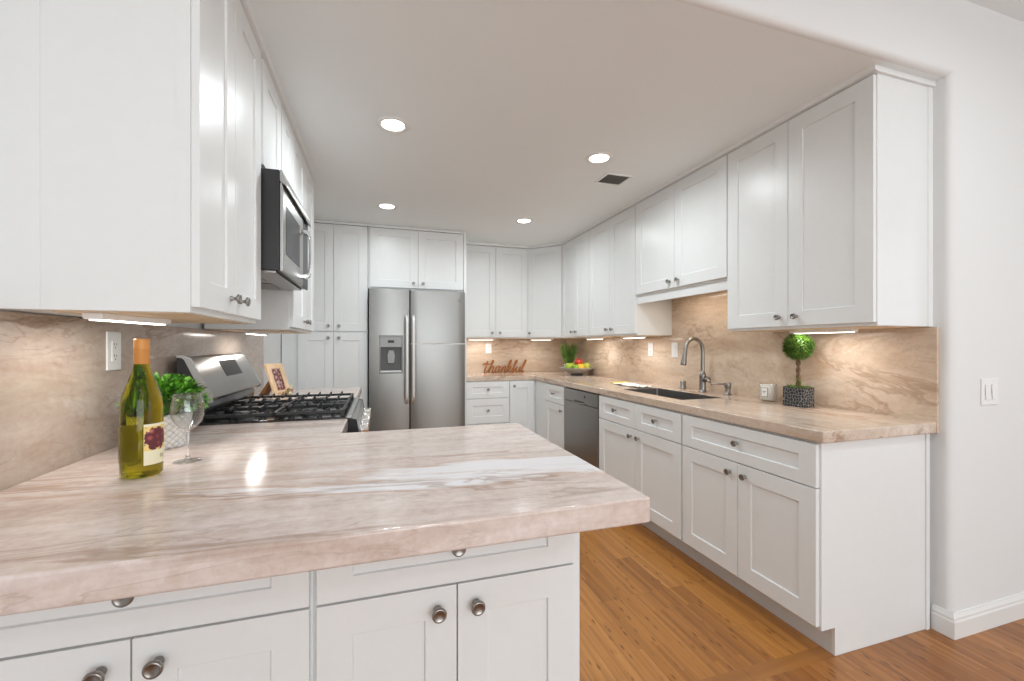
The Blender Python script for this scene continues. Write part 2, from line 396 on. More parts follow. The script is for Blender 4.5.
# angled corner cabinet
r6 = thing('corner_cabinet', 'white angled single-door wall cabinet in the far right corner', 'cabinet', (1.67, UY, 0))
bm = prism(B(), [(.002, .0), (.320, -.306), (WX - 1.675, -.306), (WX - 1.675, BY - UY - .005), (.002, BY - UY - .005)], 2, UZ0, UZ1); obj('body', bm, 'cabinet', r6)
bm = prism(B(), [(.02, .02), (.32, -.26), (WX - 1.69, -.26), (WX - 1.69, BY - UY - .02), (.02, BY - UY - .02)], 2, UZ0 - .0025, UZ0 + .001); obj('underside_panel', bm, 'maple', r6)
dl = math.hypot(.322, .309); ang = -math.atan2(.309, .322); Rm = Matrix.Rotation(ang, 4, 'Z')
bm = door_bm(.012, dl - .012, UZ0 + .013, UZ1 - .004); bmesh.ops.transform(bm, matrix=Rm, verts=bm.verts); d = obj('door', bm, 'cabinet', r6, bevel=.0014)
bm = knob_bm(.043, UZ0 + .06); bmesh.ops.transform(bm, matrix=Rm, verts=bm.verts); obj('knob', bm, 'nickel', d, smooth=True)
bm = box(B(), -.006, dl + .006, -.030, 0, UZ1 + .0, KC); bmesh.ops.transform(bm, matrix=Rm, verts=bm.verts); obj('crown_strip', bm, 'cabinet', r6)
# left run (faces +X): rz=+90, local x -> +Y ; box face X = -.459
LF = -.459
def lrun(y): return (LF, y)
l1 = upper('large white wall cabinet at the near left, its blank end panel towards the camera', lrun(1.268), R(90), .592, .297, UZ0, UZ1, [(.002, .285, 'br'), (.285, .590, 'bl')], end='l')
bm = box(B(), .0, .592, .297, .384, UZ0, UZ1); obj('wall_filler', bm, 'cabinet', l1, bevel=.002)
bm = B(); box(bm, -.002, 0, .0, .030, UZ0, UZ1); obj('face_frame_edge', bm, 'cabinet', l1)
l2 = upper('short white two-door wall cabinet above the microwave', lrun(1.862), R(90), .626, .384, 1.952, UZ1, [(.03, .345, 'br'), (.37, .622, 'bl')])
l3 = upper('white two-door wall cabinet beyond the microwave, above the picture frame', lrun(2.49), R(90), .75, .384, UZ0, UZ1, [(.002, .375, 'br'), (.375, .748, 'bl')])

# pantry, over-fridge cabinet, gable
PY = 4.309
p = thing('pantry_cabinet', 'tall white four-door pantry cabinet left of the refrigerator', 'cabinet', (-.72, PY, 0))
obj('body', box(B(), -.136, .608, 0, BY - PY - .012, .10, UZ1), 'cabinet', p, bevel=.0015)
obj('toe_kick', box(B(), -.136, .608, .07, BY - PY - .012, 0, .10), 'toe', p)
for a, b, s in ((0, .304, 'r'), (.304, .604, 'l')):
    add_front(p, 'door', a, b, 1.385, UZ1 - .004, 'b' + s); add_front(p, 'door', a, b, .11, 1.372, 't' + s)
obj('crown_strip', box(B(), -.136, .608, -.03, BY - PY - .012, UZ1 - .0005, KC - .002), 'cabinet', p)
p = thing('overfridge_cabinet', 'white two-door cabinet directly above the refrigerator', 'cabinet', (-.108, PY, 0))
obj('body', box(B(), 0, .922, 0, BY - PY - .012, 1.800, UZ1), 'cabinet', p, bevel=.0015)
add_front(p, 'door', .014, .470, 1.815, UZ1 - .004, 'br'); add_front(p, 'door', .470, .924, 1.815, UZ1 - .004, 'bl')
obj('crown_strip', box(B(), 0, .922, -.03, BY - PY - .012, UZ1 - .0005, KC - .002), 'cabinet', p)
g_ = obj('gable_panel', box(B(), 0, .030, -.019, BY - PY, 0, KC), 'cabinet', bevel=.0015); g_.location = (.8185, PY, 0)
tag(g_, 'tall narrow white panel along the right side of the refrigerator', 'panel')

# base cabinets
CT, CB = .914, .866
def base(label, loc, rz, wd, dp, fronts, name='base_cabinet', toe=.075, x0=0, top=CB, **fk):
    r = thing(name, label, 'cabinet', (loc[0], loc[1], 0), rz)
    bm = B()
    obj('body', box(bm, x0, wd, 0, dp, .114, top - .0005), 'cabinet', r, bevel=.0015)
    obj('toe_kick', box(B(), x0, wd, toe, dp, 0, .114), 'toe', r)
    for k, a, b, z0, z1, kn in fronts: add_front(r, k, a, b, z0, z1, kn, **fk)
    return r
BX = 1.674
dz0, dz1, wz0, wz1 = .127, .679, .681, .857
b1 = base('white base cabinet with one wide drawer, at the near end of the right run', (BX, 2.032), R(-90), .778, WX - .002 - BX,
          [('drawer', .004, .786, wz0, wz1, 'cc'), ('door', .004, .398, dz0, dz1, 'tr'), ('door', .398, .786, dz0, dz1, 'tl')])
# finished end panel with a toe-kick notch
bm = prism(B(), [(0, .114), (0, CB - .0005), (.63, CB - .0005), (.63, 0), (.074, 0), (.074, .114)], 0, .778, .793); obj('end_panel', bm, 'cabinet', b1, bevel=.0012)
obj('scribe_strip', box(B(), .7932, .799, .618, .64, 0, CB - .0005), 'cabinet', b1, bevel=.001)
b2 = base('white sink base cabinet with two small drawer fronts, below the faucet', (BX, 3.0), R(-90), .966, WX - .002 - BX,
          [('drawer', .004, .5, wz0, wz1, 'cc'), ('drawer', .5, .962, wz0, wz1, 'cc'), ('door', .004, .5, dz0, dz1, 'tr'), ('door', .5, .962, dz0, dz1, 'tl')])
# sink cabinet is open inside for the bowl: keep body below the bowl
b3 = base('narrow white base cabinet with drawer and door, left of the dishwasher', (BX, 4.459), R(-90), .80, WX - .002 - BX,
          [('drawer', .32, .794, wz0, wz1, 'cc'), ('door', .32, .794, dz0, dz1, 'tr')])
obj('corner_filler', box(B(), .02, .318, -.012, 0, .127, .857), 'cabinet', b3)
b4 = base('white three-drawer base cabinet below the thankful sign, beside the refrigerator', (.852, 4.459), 0, .506, BY - 4.459,
          [('drawer', .018, .503, wz0, wz1, 'cc'), ('drawer', .018, .503, .41, .678, 'cc'), ('drawer', .018, .503, dz0, .404, 'cc')])
b5 = base('white single-door base cabinet in the inner corner of the far counter', (1.358, 4.459), 0, .314, BY - 4.459,
          [('door', .003, .285, dz0, wz1, 'tl')])
# peninsula cabinets (face -Y towards the camera)
PYF = 1.027
b6 = base('white peninsula base cabinet nearest the camera, at the left below the wine bottle', (-.842, PYF), 0, .702, .66,
          [('drawer', .06, .697, wz0, .853, 'cc'), ('door', .06, .379, dz0, dz1, 'tr'), ('door', .379, .697, dz0, dz1, 'tl')], top=.855, ks=1.12)
b7 = base('white peninsula base cabinet at the open end, with two round-knob doors', (-.140, PYF), 0, .650, .66,
          [('drawer', .006, .627, wz0, .853, 'cc'), ('door', .006, .317, dz0, dz1, 'tr'), ('door', .317, .627, dz0, dz1, 'tl')], top=.855, ks=1.12)
b8 = base('white base cabinet on the left wall between peninsula and range', (-.175, 1.70), R(90), .385, .665,
          [('drawer', .003, .382, wz0, .853, 'cc'), ('door', .003, .382, dz0, dz1, 'tr')], top=.855)
b9 = base('white base cabinet on the left wall beyond the range, below the picture frame', (-.175, 2.855), R(90), .775, .665,
          [('drawer', .003, .772, wz0, wz1, 'cc'), ('door', .003, .388, dz0, dz1, 'tr'), ('door', .388, .772, dz0, dz1, 'tl')])

# ------------------------------------------------------------------ counters and splashes
xs = [-.842, -.142, .574]; ys = [.805, 1.75, 2.088]
c = obj('countertop', cells(B(), xs, ys, lambda i, j: j == 0 or i == 0, .856, CT), 'stone', bevel=.006, segs=3)
tag(c, 'cream and pink veined stone top of the foreground peninsula', 'countertop')
c = obj('countertop', box(B(), -.842, -.142, 2.852, 3.632, CB, CT), 'stone', bevel=.006, segs=3)
tag(c, 'short stretch of stone counter beyond the range, holding the picture frame', 'countertop')
SX0, SX1, SY0, SY1 = 1.785, 2.125, 2.19, 2.89
xs = [.85, 1.65, SX0, SX1, 2.324]; ys = [1.214, SY0, SY1, 4.44, BY - .02]
c = obj('countertop', cells(B(), xs, ys, lambda i, j: (j == 3 or i >= 1) and not (i == 2 and j == 1), CB, CT), 'stone_right', bevel=.006, segs=3)
tag(c, 'long L-shaped stone counter along the right and far walls, with the sink cut in', 'countertop')
def splash(bm, m, label):
    o = obj('backsplash', bm, m, bevel=.001); tag(o, label, 'backsplash'); return o
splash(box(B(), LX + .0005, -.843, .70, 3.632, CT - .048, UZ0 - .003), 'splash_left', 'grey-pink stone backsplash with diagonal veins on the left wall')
bm = cells(B(), [1.2141, 2.026, 2.976, BY - .02], [CB, UZ0 - .003, 1.644], lambda i, j: j == 0 or i == 1, 2.325, WX - .0005)
bmesh.ops.transform(bm, matrix=Matrix(((0, 0, 1, 0), (1, 0, 0, 0), (0, 1, 0, 0), (0, 0, 0, 1))), verts=bm.verts)
splash(bm, 'splash_right', 'tan stone backsplash with wavy veins on the right wall')
splash(box(B(), .85, WX - .0005, BY - .019, BY - .0005, CT + .0005, UZ0 - .003), 'splash_back', 'tan stone backsplash on the far wall behind the thankful sign')

# sink bowl
s = thing('sink', 'undermount stainless steel sink in the right counter', 'sink', (SX0, SY0, CB))
bm = B(); t = .004; dpt = .20; a, b_ = SX1 - SX0, SY1 - SY0
cr = .03
def rr(x0, x1, y0, y1, r, n=5):
    out = []
    for cx, cy, a0 in ((x1 - r, y0 + r, -90), (x1 - r, y1 - r, 0), (x0 + r, y1 - r, 90), (x0 + r, y0 + r, 180)):
        out += arc(cx, cy, r, a0, a0 + 90, n)
    return out
rings = []
for ins, z, rad in ((.0004, .043, .012), (.003, .043, .012), (.003, -.005, .014), (.005, -dpt + .02, .03), (.018, -dpt, .05)):
    e = ins
    rings.append([bm.verts.new((x, y, z)) for x, y in rr(e, a - e, e, b_ - e, rad)])
for p0, p1 in zip(rings, rings[1:]):
    for i in range(len(p0)): bm.faces.new((p0[i], p0[(i + 1) % len(p0)], p1[(i + 1) % len(p0)], p1[i]))
bm.faces.new(rings[-1])
obj('bowl', bm, 'sink', s)
obj('drain', lathe(B(), [(0, .002), (.03, .002), (.042, .004), (.045, .001), (.045, -.01), (0, -.01)], (a / 2, b_ / 2, -dpt + .001), 24), 'chrome', s, smooth=True)
# cut the sink cabinet body down below the bowl
for o in b2.children:
    if o.name.startswith('body'):
        for v in o.data.vertices:
            if v.co.z > .8: v.co.z = .64
obj('front_rail', box(B(), 0, .966, 0, .06, .64, CB - .0005), 'cabinet', b2)

# ------------------------------------------------------------------ dishwasher
d = thing('dishwasher', 'stainless steel dishwasher under the right counter', 'dishwasher', (BX, 3.657, 0), R(-90))
obj('body', box(B(), .004, .648, .0, .6, .10, .862), 'blackplastic', d)
obj('toe_kick', box(B(), .004, .648, .06, .6, 0, .10), 'blackplastic', d)
bm = box(B(), .006, .646, -.022, 0, .112, .745); obj('door', bm, 'steel', d, bevel=.003)
cp = obj('control_panel', box(B(), .006, .646, -.026, 0, .750, .855), 'steel', d, bevel=.003)
obj('control_button', lathe(B(), [(0, 0), (.012, 0), (.012, .003), (0, .003)], (.43, -.026, .815), 16, (0, -1, 0)), 'blackplastic', cp)
bm = box(B(), .235, .415, -.0275, -.024, .757, .772); obj('grip_slot', bm, 'slot', cp)
bm = tube(B(), [(.22, -.028, .756), (.26, -.036, .751), (.39, -.036, .751), (.43, -.028, .756)], .006); obj('handle', bm, 'steel', cp, smooth=True)

# ------------------------------------------------------------------ refrigerator (front at Y=4.18)
FY = 4.18
f = thing('refrigerator', 'stainless side-by-side refrigerator with water dispenser', 'refrigerator', (-.099, FY, 0))
obj('body', box(B(), .004, .906, .075, .86, .03, 1.775), 'blackplastic', f, bevel=.004)
obj('foot_grille', box(B(), .01, .90, .03, .075, .01, .09), 'blackplastic', f)
FS = .375
def fridge_door(x0, x1, z0, z1, hole=None):
    """slightly bowed slab door"""
    n = 14; bm = B(); prof = []
    for i in range(n + 1):
        u = i / n; x = x0 + (x1 - x0) * u
        y = .013 * (2 * u - 1) ** 2 + (.006 if i in (0, n) else 0)
        prof.append((x, y))
    if not hole:
        pts = [(x0, .070)] + prof + [(x1, .070)]
        return prism(bm, pts, 2, z0, z1)
    hx0, hx1, hz0, hz1 = hole
    xs_ = sorted(set([p[0] for p in prof] + [hx0, hx1])); zs = [z0, hz0, hz1, z1]
    Y = lambda x: .013 * (2 * (x - x0) / (x1 - x0) - 1) ** 2
    V = {}
    for i, x in enumerate(xs_):
        for j, z in enumerate(zs):
            V[i, j] = bm.verts.new((x, Y(x), z))
    for i in range(len(xs_) - 1):
        for j in range(3):
            if j == 1 and hx0 - 1e-6 <= xs_[i] < hx1 - 1e-6: continue
            bm.faces.new((V[i, j], V[i + 1, j], V[i + 1, j + 1], V[i, j + 1]))
    e = [v for v in bm.edges if v.is_boundary]
    r = bmesh.ops.extrude_edge_only(bm, edges=e)
    for v in r['geom']:
        if isinstance(v, bmesh.types.BMVert): v.co.y = .070
    return bm
DI = (.092, .308, .985, 1.345)
dl_ = obj('freezer_door', fridge_door(0, FS - .006, .09, 1.786, DI), 'steel', f, bevel=.003)
dr_ = obj('fridge_door', fridge_door(FS + .006, .914, .09, 1.262), 'steel', f, bevel=.003)
obj('upper_fridge_door', fridge_door(FS + .006, .914, 1.270, 1.786), 'steel', f, bevel=.003)
obj('door_seam_bar', box(B(), FS + .010, .908, .006, .06, 1.262, 1.270), 'aluminium', dr_)
obj('door_gasket', box(B(), FS - .006, FS + .006, .03, .075, .09, 1.78), 'slot', f)
# dispenser
M['dispenser'] = mat('dispenser_metal', (.22, .22, .215), .4, .8)
dp_ = obj('dispenser', box(B(), DI[0] + .012, DI[1] - .012, .055, .058, DI[2] + .012, 1.235), mat('dispenser_grey', (.10, .10, .10), .4), dl_)
bm = B()
for x0, x1, z0, z1 in ((DI[0], DI[1], DI[3] - .012, DI[3]), (DI[0], DI[1], DI[2], DI[2] + .014), (DI[0], DI[0] + .012, DI[2] + .014, DI[3] - .012), (DI[1] - .012, DI[1], DI[2] + .014, DI[3] - .012)):
    box(bm, x0, x1, -.004, .06, z0, z1)
obj('dispenser_frame', bm, 'dispenser', dl_, bevel=.002)
obj('dispenser_panel', box(B(), DI[0] + .012, DI[1] - .012, .004, .05, 1.235, DI[3] - .012), 'dispenser', dl_)
obj('display', box(B(), .170, .228, .002, .005, 1.275, 1.300), 'darkglass', dl_)
bm = prism(B(), [(.170, 1.08), (.232, 1.08), (.238, 1.16), (.222, 1.205), (.180, 1.205), (.164, 1.16)], 1, .026, .040); obj('dispenser_paddle', bm, 'dispenser', dl_, bevel=.003)
obj('drip_tray', box(B(), DI[0] + .012, DI[1] - .012, .008, .056, DI[2] + .014, DI[2] + .026), 'steel_y', dl_)
for par, x in ((dl_, FS - .031), (dr_, FS + .031)):
    bm = tube(B(), spline([(x, .012, .70), (x, -.035, .74), (x, -.046, .82), (x, -.050, 1.12), (x, -.046, 1.42), (x, -.035, 1.50), (x, .012, 1.535)], 6), .0145, 12)
    obj('handle', bm, 'aluminium', par, smooth=True)
bm = lathe(B(), [(0, 0), (.017, 0), (.017, .003), (.014, .0045), (0, .0045)], (.852, .011, 1.70), 24, (0, -1, 0)); obj('badge', bm, 'nickel', f, smooth=True)
bm = lathe(B(), [(.0115, .0045), (.0125, .0055), (.0135, .0045)], (.852, .011, 1.70), 24, (0, -1, 0)); obj('badge_ring', bm, 'blackplastic', f)

# ------------------------------------------------------------------ gas range (faces +X)
RY0, RY1 = 2.092, 2.848
g = thing('range', 'stainless gas range with black cast iron grates between the left counters', 'stove', (-.806, RY0, 0))
WID = RY1 - RY0
O = lambda bm: bm
obj('body', box(B(), .002, .665, 0, WID, .02, .895), 'blackplastic', g, bevel=.003)
obj('oven_door', box(B(), .667, .705, .006, WID - .006, .20, .74), 'steel_y', g, bevel=.004)
obj('oven_window', box(B(), .7055, .707, .10, WID - .10, .32, .60), 'darkglass', g)
obj('warming_drawer', box(B(), .667, .705, .006, WID - .006, .04, .19), 'steel_y', g, bevel=.004)
bm = tube(B(), [(.705, .08, .70), (.745, .08, .70), (.748, .10, .70), (.748, WID - .10, .70), (.745, WID - .08, .70), (.705, WID - .08, .70)], .011); obj('handle', bm, 'steel_y', g, smooth=True)
# sloped front control panel, steel rim
bm = prism(B(), [(.655, .917), (.700, .905), (.725, .77), (.667, .75), (.655, .80)], 1, .004, WID - .004); pn = obj('control_panel', bm, 'steel_y', g, bevel=.003)
for y in (0, WID - .004): obj('panel_end_cap', prism(B(), [(.650, .92), (.702, .907), (.727, .768), (.667, .748), (.650, .80)], 1, y, y + .004), 'blackplastic', pn)
for k in range(5):
    y = .10 + k * (WID - .2) / 4
    n_ = Vector((.135, 0, .025)).normalized()
    obj('knob', lathe(B(), [(0, 0), (.024, 0), (.026, .006), (.024, .012), (.020, .015), (.019, .035), (.016, .040), (0, .040)], (.713, y, .840), 24, n_), 'chrome', pn, smooth=True)
bm = box(B(), .0, .655, 0, WID, .895, .922); obj('cooktop', bm, 'enamel', g, bevel=.004)
obj('cooktop_rim', box(B(), .656, .683, .0, WID, .912, .925), 'steel_y', g, bevel=.004)
BP = [(.20, .15), (.48, .15), (.34, WID / 2), (.20, WID - .15), (.48, WID - .15)]
for x, y in BP:
    e = obj('burner', lathe(B(), [(0, .022), (.030, .022), (.034, .018), (.034, .012), (.045, .010), (.048, 0), (.048, -.002), (0, -.002)], (x, y, .922), 24), 'iron', g, smooth=True)
def grate(y0, y1):
    bm = B(); z = .952; x0, x1 = .075, .640; b = .0065
    def bar(xa, ya, xb, yb, zz=z, w=b):
        if xa == xb: box(bm, xa - w, xa + w, ya, yb, zz - .013, zz)
        else: box(bm, xa, xb, ya - w, ya + w, zz - .013, zz)
    bar(x0, y0, x0, y1); bar(x1, y0, x1, y1); bar(x0, y0 + b, x1, y0 + b); bar(x0, y1 - b, x1, y1 - b)
    ym = (y0 + y1) / 2
    bar((x0 + x1) / 2, y0, (x0 + x1) / 2, y1)
    n = 9
    for k in range(1, n):          # fingers
        x = x0 + (x1 - x0) * k / n
        l = (y1 - y0) * (.34 if k % 2 else .24)
        prism(bm, [(y0 + .004, z - .010), (y0 + l, z - .010), (y0 + l, z + .004), (y0 + .02, z + .007), (y0 + .004, z + .004)], 0, x - .005, x + .005)
        prism(bm, [(y1 - .004, z - .010), (y1 - l, z - .010), (y1 - l, z + .004), (y1 - .02, z + .007), (y1 - .004, z + .004)], 0, x - .005, x + .005)
    for k in range(1, 9):
        x = x0 + (x1 - x0) * k / 9
        for y in (y0 + .006, y1 - .006): prism(bm, [(x - .009, z - .002), (x + .007, z - .002), (x + .010, z + .013), (x + .003, z + .013)], 1, y - .005, y + .005)
    for x in (x0, x1):
        for y in (y0 + .006, y1 - .006): box(bm, x - .008, x + .008, y - .008, y + .008, .9215, z)
    return bm
for k in range(3): obj('grate', grate(.012 + k * .246, .012 + k * .246 + .240), 'iron', g, bevel=.0015, segs=1)
# backguard: black lower part and sloped steel console
bm = prism(B(), [(.0, .922), (.092, .922), (.098, .99), (.085, 1.02), (.05, 1.03), (.0, 1.20)], 1, .004, WID - .004); obj('backguard', bm, 'enamel', g, bevel=.002)
bm = prism(B(), [(.0, 1.035), (.112, 1.008), (.128, 1.020), (.128, 1.032), (.045, 1.195), (.030, 1.205), (.0, 1.205)], 1, .006, WID - .006)
cs = obj('console', bm, 'steel_y', g, bevel=.003)
for y in (.0, WID - .006):
    bm = prism(B(), [(.0, 1.03), (.108, 1.005), (.026, 1.19), (.018, 1.197), (.0, 1.199)], 1, y, y + .006); obj('console_end_cap', bm, 'blackplastic', cs, bevel=.001)
    bm = prism(B(), [(.1085, 1.004), (.130, 1.008), (.131, 1.034), (.046, 1.199), (.030, 1.208), (.0, 1.208), (.0, 1.1995), (.0185, 1.1975), (.0265, 1.1905)], 1, y - .001, y + .007); obj('console_edge', bm, 'steel_y', cs)
# display set in the sloped face
a0 = Vector((.128, 0, 1.032)); a1 = Vector((.045, 0, 1.195)); u = (a1 - a0); nrm = Vector((u.z, 0, -u.x)).normalized()
def onface(t, y, h=.0015): q = a0 + u * t + nrm * h; return (q.x, y, q.z)
bm = B(); vs = [bm.verts.new(onface(t, y)) for t, y in ((.42, .30), (.42, .54), (.88, .54), (.88, .30))]; vs2 = [bm.verts.new(onface(t, y, -.004)) for t, y in ((.42, .30), (.42, .54), (.88, .54), (.88, .30))]
bm.faces.new(vs)
for i in range(4): bm.faces.new((vs[i], vs2[i], vs2[(i + 1) % 4], vs[(i + 1) % 4]))
obj('display', bm, 'darkglass', cs)
bm = B()
for i in range(5):
    for j in range(2):
        t = .20 + j * .09; y = .31 + i * .045
        q = [bm.verts.new(onface(tt, yy, .0012)) for tt, yy in ((t, y), (t, y + .018), (t + .02, y + .018), (t + .02, y))]; bm.faces.new(q)
obj('touch_marks', bm, 'nickel', cs)

# ------------------------------------------------------------------ over-range microwave
MX0, MX1 = -.843, -.366; MY0, MY1, MZ0, MZ1 = 1.872, 2.486, 1.545, 1.946
mw = thing('microwave', 'stainless over-the-range microwave with black side, above the range', 'microwave', (MX0, MY0, MZ0))
W_, D_, H_ = MY1 - MY0, MX1 - MX0, MZ1 - MZ0
obj('body', box(B(), 0, D_ - .014, 0, W_, 0.004, H_), 'blackplastic', mw, bevel=.003)
bm = prism(B(), [(D_ - .013, 0), (D_ - .003, -.002), (D_ + .0, .01), (D_ + .0, H_ - .075), (D_ - .004, H_ - .05), (D_ - .013, H_ - .05)], 1, 0, W_ * .74); md = obj('door', bm, 'steel_y', mw, bevel=.003)
obj('control_panel', box(B(), D_ - .013, D_ - .002, W_ * .745, W_, 0, H_ - .05), 'darkglass', mw, bevel=.002)
obj('door_window', box(B(), D_ - .001, D_ + .0012, .05, W_ * .58, .075, H_ - .125), 'darkglass', md, bevel=.002)
bm = prism(B(), [(D_ - .013, H_ - .045), (D_ + .012, H_ - .065), (D_ + .014, H_ - .055), (D_ - .004, H_), (D_ - .013, H_)], 1, 0, W_); vt = obj('vent_grille', bm, 'steel_y', mw, bevel=.002)
hy = W_ * .62
oc = spline([(D_ - .002, .030, 0), (D_ + .030, .034, 0), (D_ + .043, .060, 0), (D_ + .047, .15, 0), (D_ + .043, .24, 0), (D_ + .030, .262, 0), (D_ - .002, .266, 0)], 4)
ic = spline([(D_ - .002, .048, 0), (D_ + .022, .052, 0), (D_ + .033, .070, 0), (D_ + .037, .15, 0), (D_ + .033, .23, 0), (D_ + .022, .244, 0), (D_ - .002, .248, 0)], 4)
bm = B(); ro = [[bm.verts.new((p.x, y, p.y)) for p in oc] for y in (hy, hy + .040)]; ri = [[bm.verts.new((p.x, y, p.y)) for p in ic] for y in (hy, hy + .040)]
for k in range(len(oc) - 1):
    bm.faces.new((ro[0][k], ro[0][k + 1], ro[1][k + 1], ro[1][k])); bm.faces.new((ri[0][k], ri[1][k], ri[1][k + 1], ri[0][k + 1]))
    for y in (0, 1): bm.faces.new((ro[y][k], ri[y][k], ri[y][k + 1], ro[y][k + 1]))
obj('handle', bm, 'chrome', md, bevel=.002)
bm = box(B(), .03, D_ - .03, .02, W_ - .02, -.006, .004); un = obj('underside', bm, M['steel_y'], mw, bevel=.002)
for y in (.06, W_ / 2 + .03): obj('grease_filter', box(B(), .20, .36, y, y + .20, -.010, -.006), 'nickel', un, bevel=.001)
lensm = mat('warm_lens', (1, .9, .75), .4); bsdf(lensm).inputs['Emission Color'].default_value = (1, .80, .55, 1); bsdf(lensm).inputs['Emission Strength'].default_value = 1.2
obj('cooktop_lamp', box(B(), .06, .16, .05, .20, -.009, -.006), lensm, un)

# ------------------------------------------------------------------ recessed lights, vent, under-cabinet bars
glow = mat('downlight_lens', (1, 1, 1), .5); bsdf(glow).inputs['Emission Color'].default_value = (1, .95, .87, 1); bsdf(glow).inputs['Emission Strength'].default_value = 9
def downlight(x, y, z, label, group=None, power=None):
    t = thing('recessed_light', label, 'ceiling light', (x, y, z), 0, group)
    obj('trim_ring', lathe(B(), [(.058, 0), (.060, -.004), (.066, -.006), (.082, -.004), (.084, 0), (.058, 0)], (0, 0, 0), 40), 'plastic', t, smooth=True)
    obj('lens', lathe(B(), [(0, -.002), (.058, -.002), (.058, 0), (0, 0)], (0, 0, 0), 40), glow, t)
    a_ = area('lamp', (0, 0, -.006), (0, 0, 0), .11, .11, power or DOWN_W, (.885, .965, 1), 'DISK', t, R(168))
downlight(.066, 2.32, KC, 'round recessed ceiling light nearest the left cabinets and camera', None, 9.5)
downlight(1.30, 2.35, KC, 'round recessed ceiling light beside the air vent', None, 8.3)
downlight(.056, 3.69, KC, 'round recessed ceiling light in front of the pantry cabinet', None, 4.3)
downlight(1.285, 3.74, KC, 'round recessed ceiling light in front of the far wall cabinets, smallest looking', None, 7.5)
for i, (x, y) in enumerate(((0.3, .1), (2.2, .1), (0.3, -1.8), (2.2, -1.8))):
    downlight(x, y, OC, 'round recessed ceiling light of the front room behind the camera', 'front room ceiling lights', 7)
# vent
v = thing('ceiling_vent', 'small square ceiling air vent with slats', 'vent', (1.56, 2.62, KC))
bm = B()
for a_ in ((-.10, .10, -.09, -.075), (-.10, .10, .075, .09), (-.10, -.085, -.075, .075), (.085, .10, -.075, .075)): box(bm, a_[0], a_[1], a_[2], a_[3], -.006, 0)
obj('frame', bm, 'plastic', v, bevel=.001)
obj('backing', box(B(), -.085, .085, -.075, .075, -.001, .0), mat('vent_grey', (.22, .22, .21), .8), v)
bm = B()
for k in range(9):
    y = -.068 + k * .017
    prism(bm, [(y - .006, -.006), (y - .004, -.006), (y + .006, -.0015), (y + .004, -.0015)], 0, -.085, .085)
obj('slats', bm, mat('vent_slat', (.50, .49, .48), .6), v)
# LED bars
led = mat('led_diffuser', (1, 1, 1), .5); bsdf(led).inputs['Emission Color'].default_value = (1, .93, .82, 1); bsdf(led).inputs['Emission Strength'].default_value = 5
def ledbar(x, y, rz, ln, label, power=None):
    t = thing('under_cabinet_light', label, 'light', (x, y, UZ0 - .0025), rz)
    bm = prism(B(), [(-.022, 0), (.022, 0), (.022, -.010), (.018, -.016), (-.018, -.016), (-.022, -.010)], 0, -ln / 2, ln / 2); obj('housing', bm, 'plastic', t, bevel=.001)
    obj('diffuser', box(B(), -ln / 2 + .012, ln / 2 - .012, -.015, .015, -.0185, -.016), led, t)
    bm = box(B(), ln / 2, ln / 2 + .022, -.012, .012, -.014, 0); obj('connector', bm, 'plastic', t, bevel=.001)
    area('lamp', (0, 0, -.020), (0, 0, 0), ln - .03, .03, power or BAR_W, (1, .97, .93), 'RECTANGLE', t)
ledbar(-.665, 1.45, R(82), .27, 'white light bar under the near left wall cabinet, above the outlet')
ledbar(-.70, 2.86, R(90), .34, 'white light bar under the cabinet beyond the microwave')
ledbar(2.17, 1.60, R(90), .31, 'white light bar under the cabinet above the topiary')
ledbar(2.12, 3.22, R(90), .31, 'white light bar under the wall cabinet left of the sink')
ledbar(2.15, 3.98, R(90), .31, 'white light bar under the narrow double cabinet near the corner')
ledbar(1.86, 4.78, R(-44), .27, 'white light bar under the angled corner cabinet')
ledbar(1.15, 4.93, 0, .31, 'white light bar under the cabinet above the thankful sign')
t = area('valance_glow_lamp', (2.15, 2.5, 1.640), (0, 0, 0), .5, .03, 1.2, (1, .86, .70)); 
vb = thing('under_cabinet_light', 'light bar hidden behind the valance above the sink', 'light', (2.15, 2.5, 1.642))
obj('housing', box(B(), -.018, .018, -.27, .27, -.001, .0005), 'plastic', vb)
t.parent = vb; t.location = (0, 0, -.006); t.rotation_euler = (0, 0, R(90))

# ------------------------------------------------------------------ outlets and switches
def plate(loc, rz, label, kind, w_=.076, h_=.124, name=None):
    t = thing(name or ('wall_outlet' if kind == 'outlet' else 'light_switch'), label, 'outlet' if kind == 'outlet' else 'switch', loc, rz)
    obj('cover_plate', box(B(), -w_ / 2, w_ / 2, -.006, 0, -h_ / 2, h_ / 2), 'plastic', t, bevel=.003)
    n = 2 if w_ > .1 else 1
    for k in range(n):
        cx = (k - (n - 1) / 2) * .046
        if kind == 'outlet':
            ins = obj('receptacle', box(B(), cx - .017, cx + .017, -.008, -.005, -.034, .034), 'plastic', t, bevel=.001)
            bm = B()
            for z in (-.019, .019):
                box(bm, cx - .0075, cx - .0055, -.0085, -.006, z - .001, z + .008); box(bm, cx + .0055, cx + .0075, -.0085, -.006, z - .001, z + .007)
                lathe(bm, [(0, 0), (.0025, 0), (.0025, .0003), (0, .0003)], (cx, -.0083, z - .008), 10, (0, -1, 0))
            obj('socket_slots', bm, 'slot', ins)
        else:
            bm = prism(B(), [(-.006, -.033), (-.011, -.033), (-.0075, 0), (-.009, .033), (-.006, .033)], 0, cx - .0165, cx + .0165); obj('rocker', bm, 'plastic', t, bevel=.0008)
    return t
plate((-.843, 1.727, 1.232), R(90), 'white outlet on the left stone backsplash behind the wine bottle', 'outlet', .078, .128)
plate((2.325, 3.26, 1.215), R(-90), 'white outlet on the right backsplash, further from the faucet', 'outlet')
plate((2.325, 2.936, 1.214), R(-90), 'white switch on the right backsplash, just left of the faucet', 'switch')
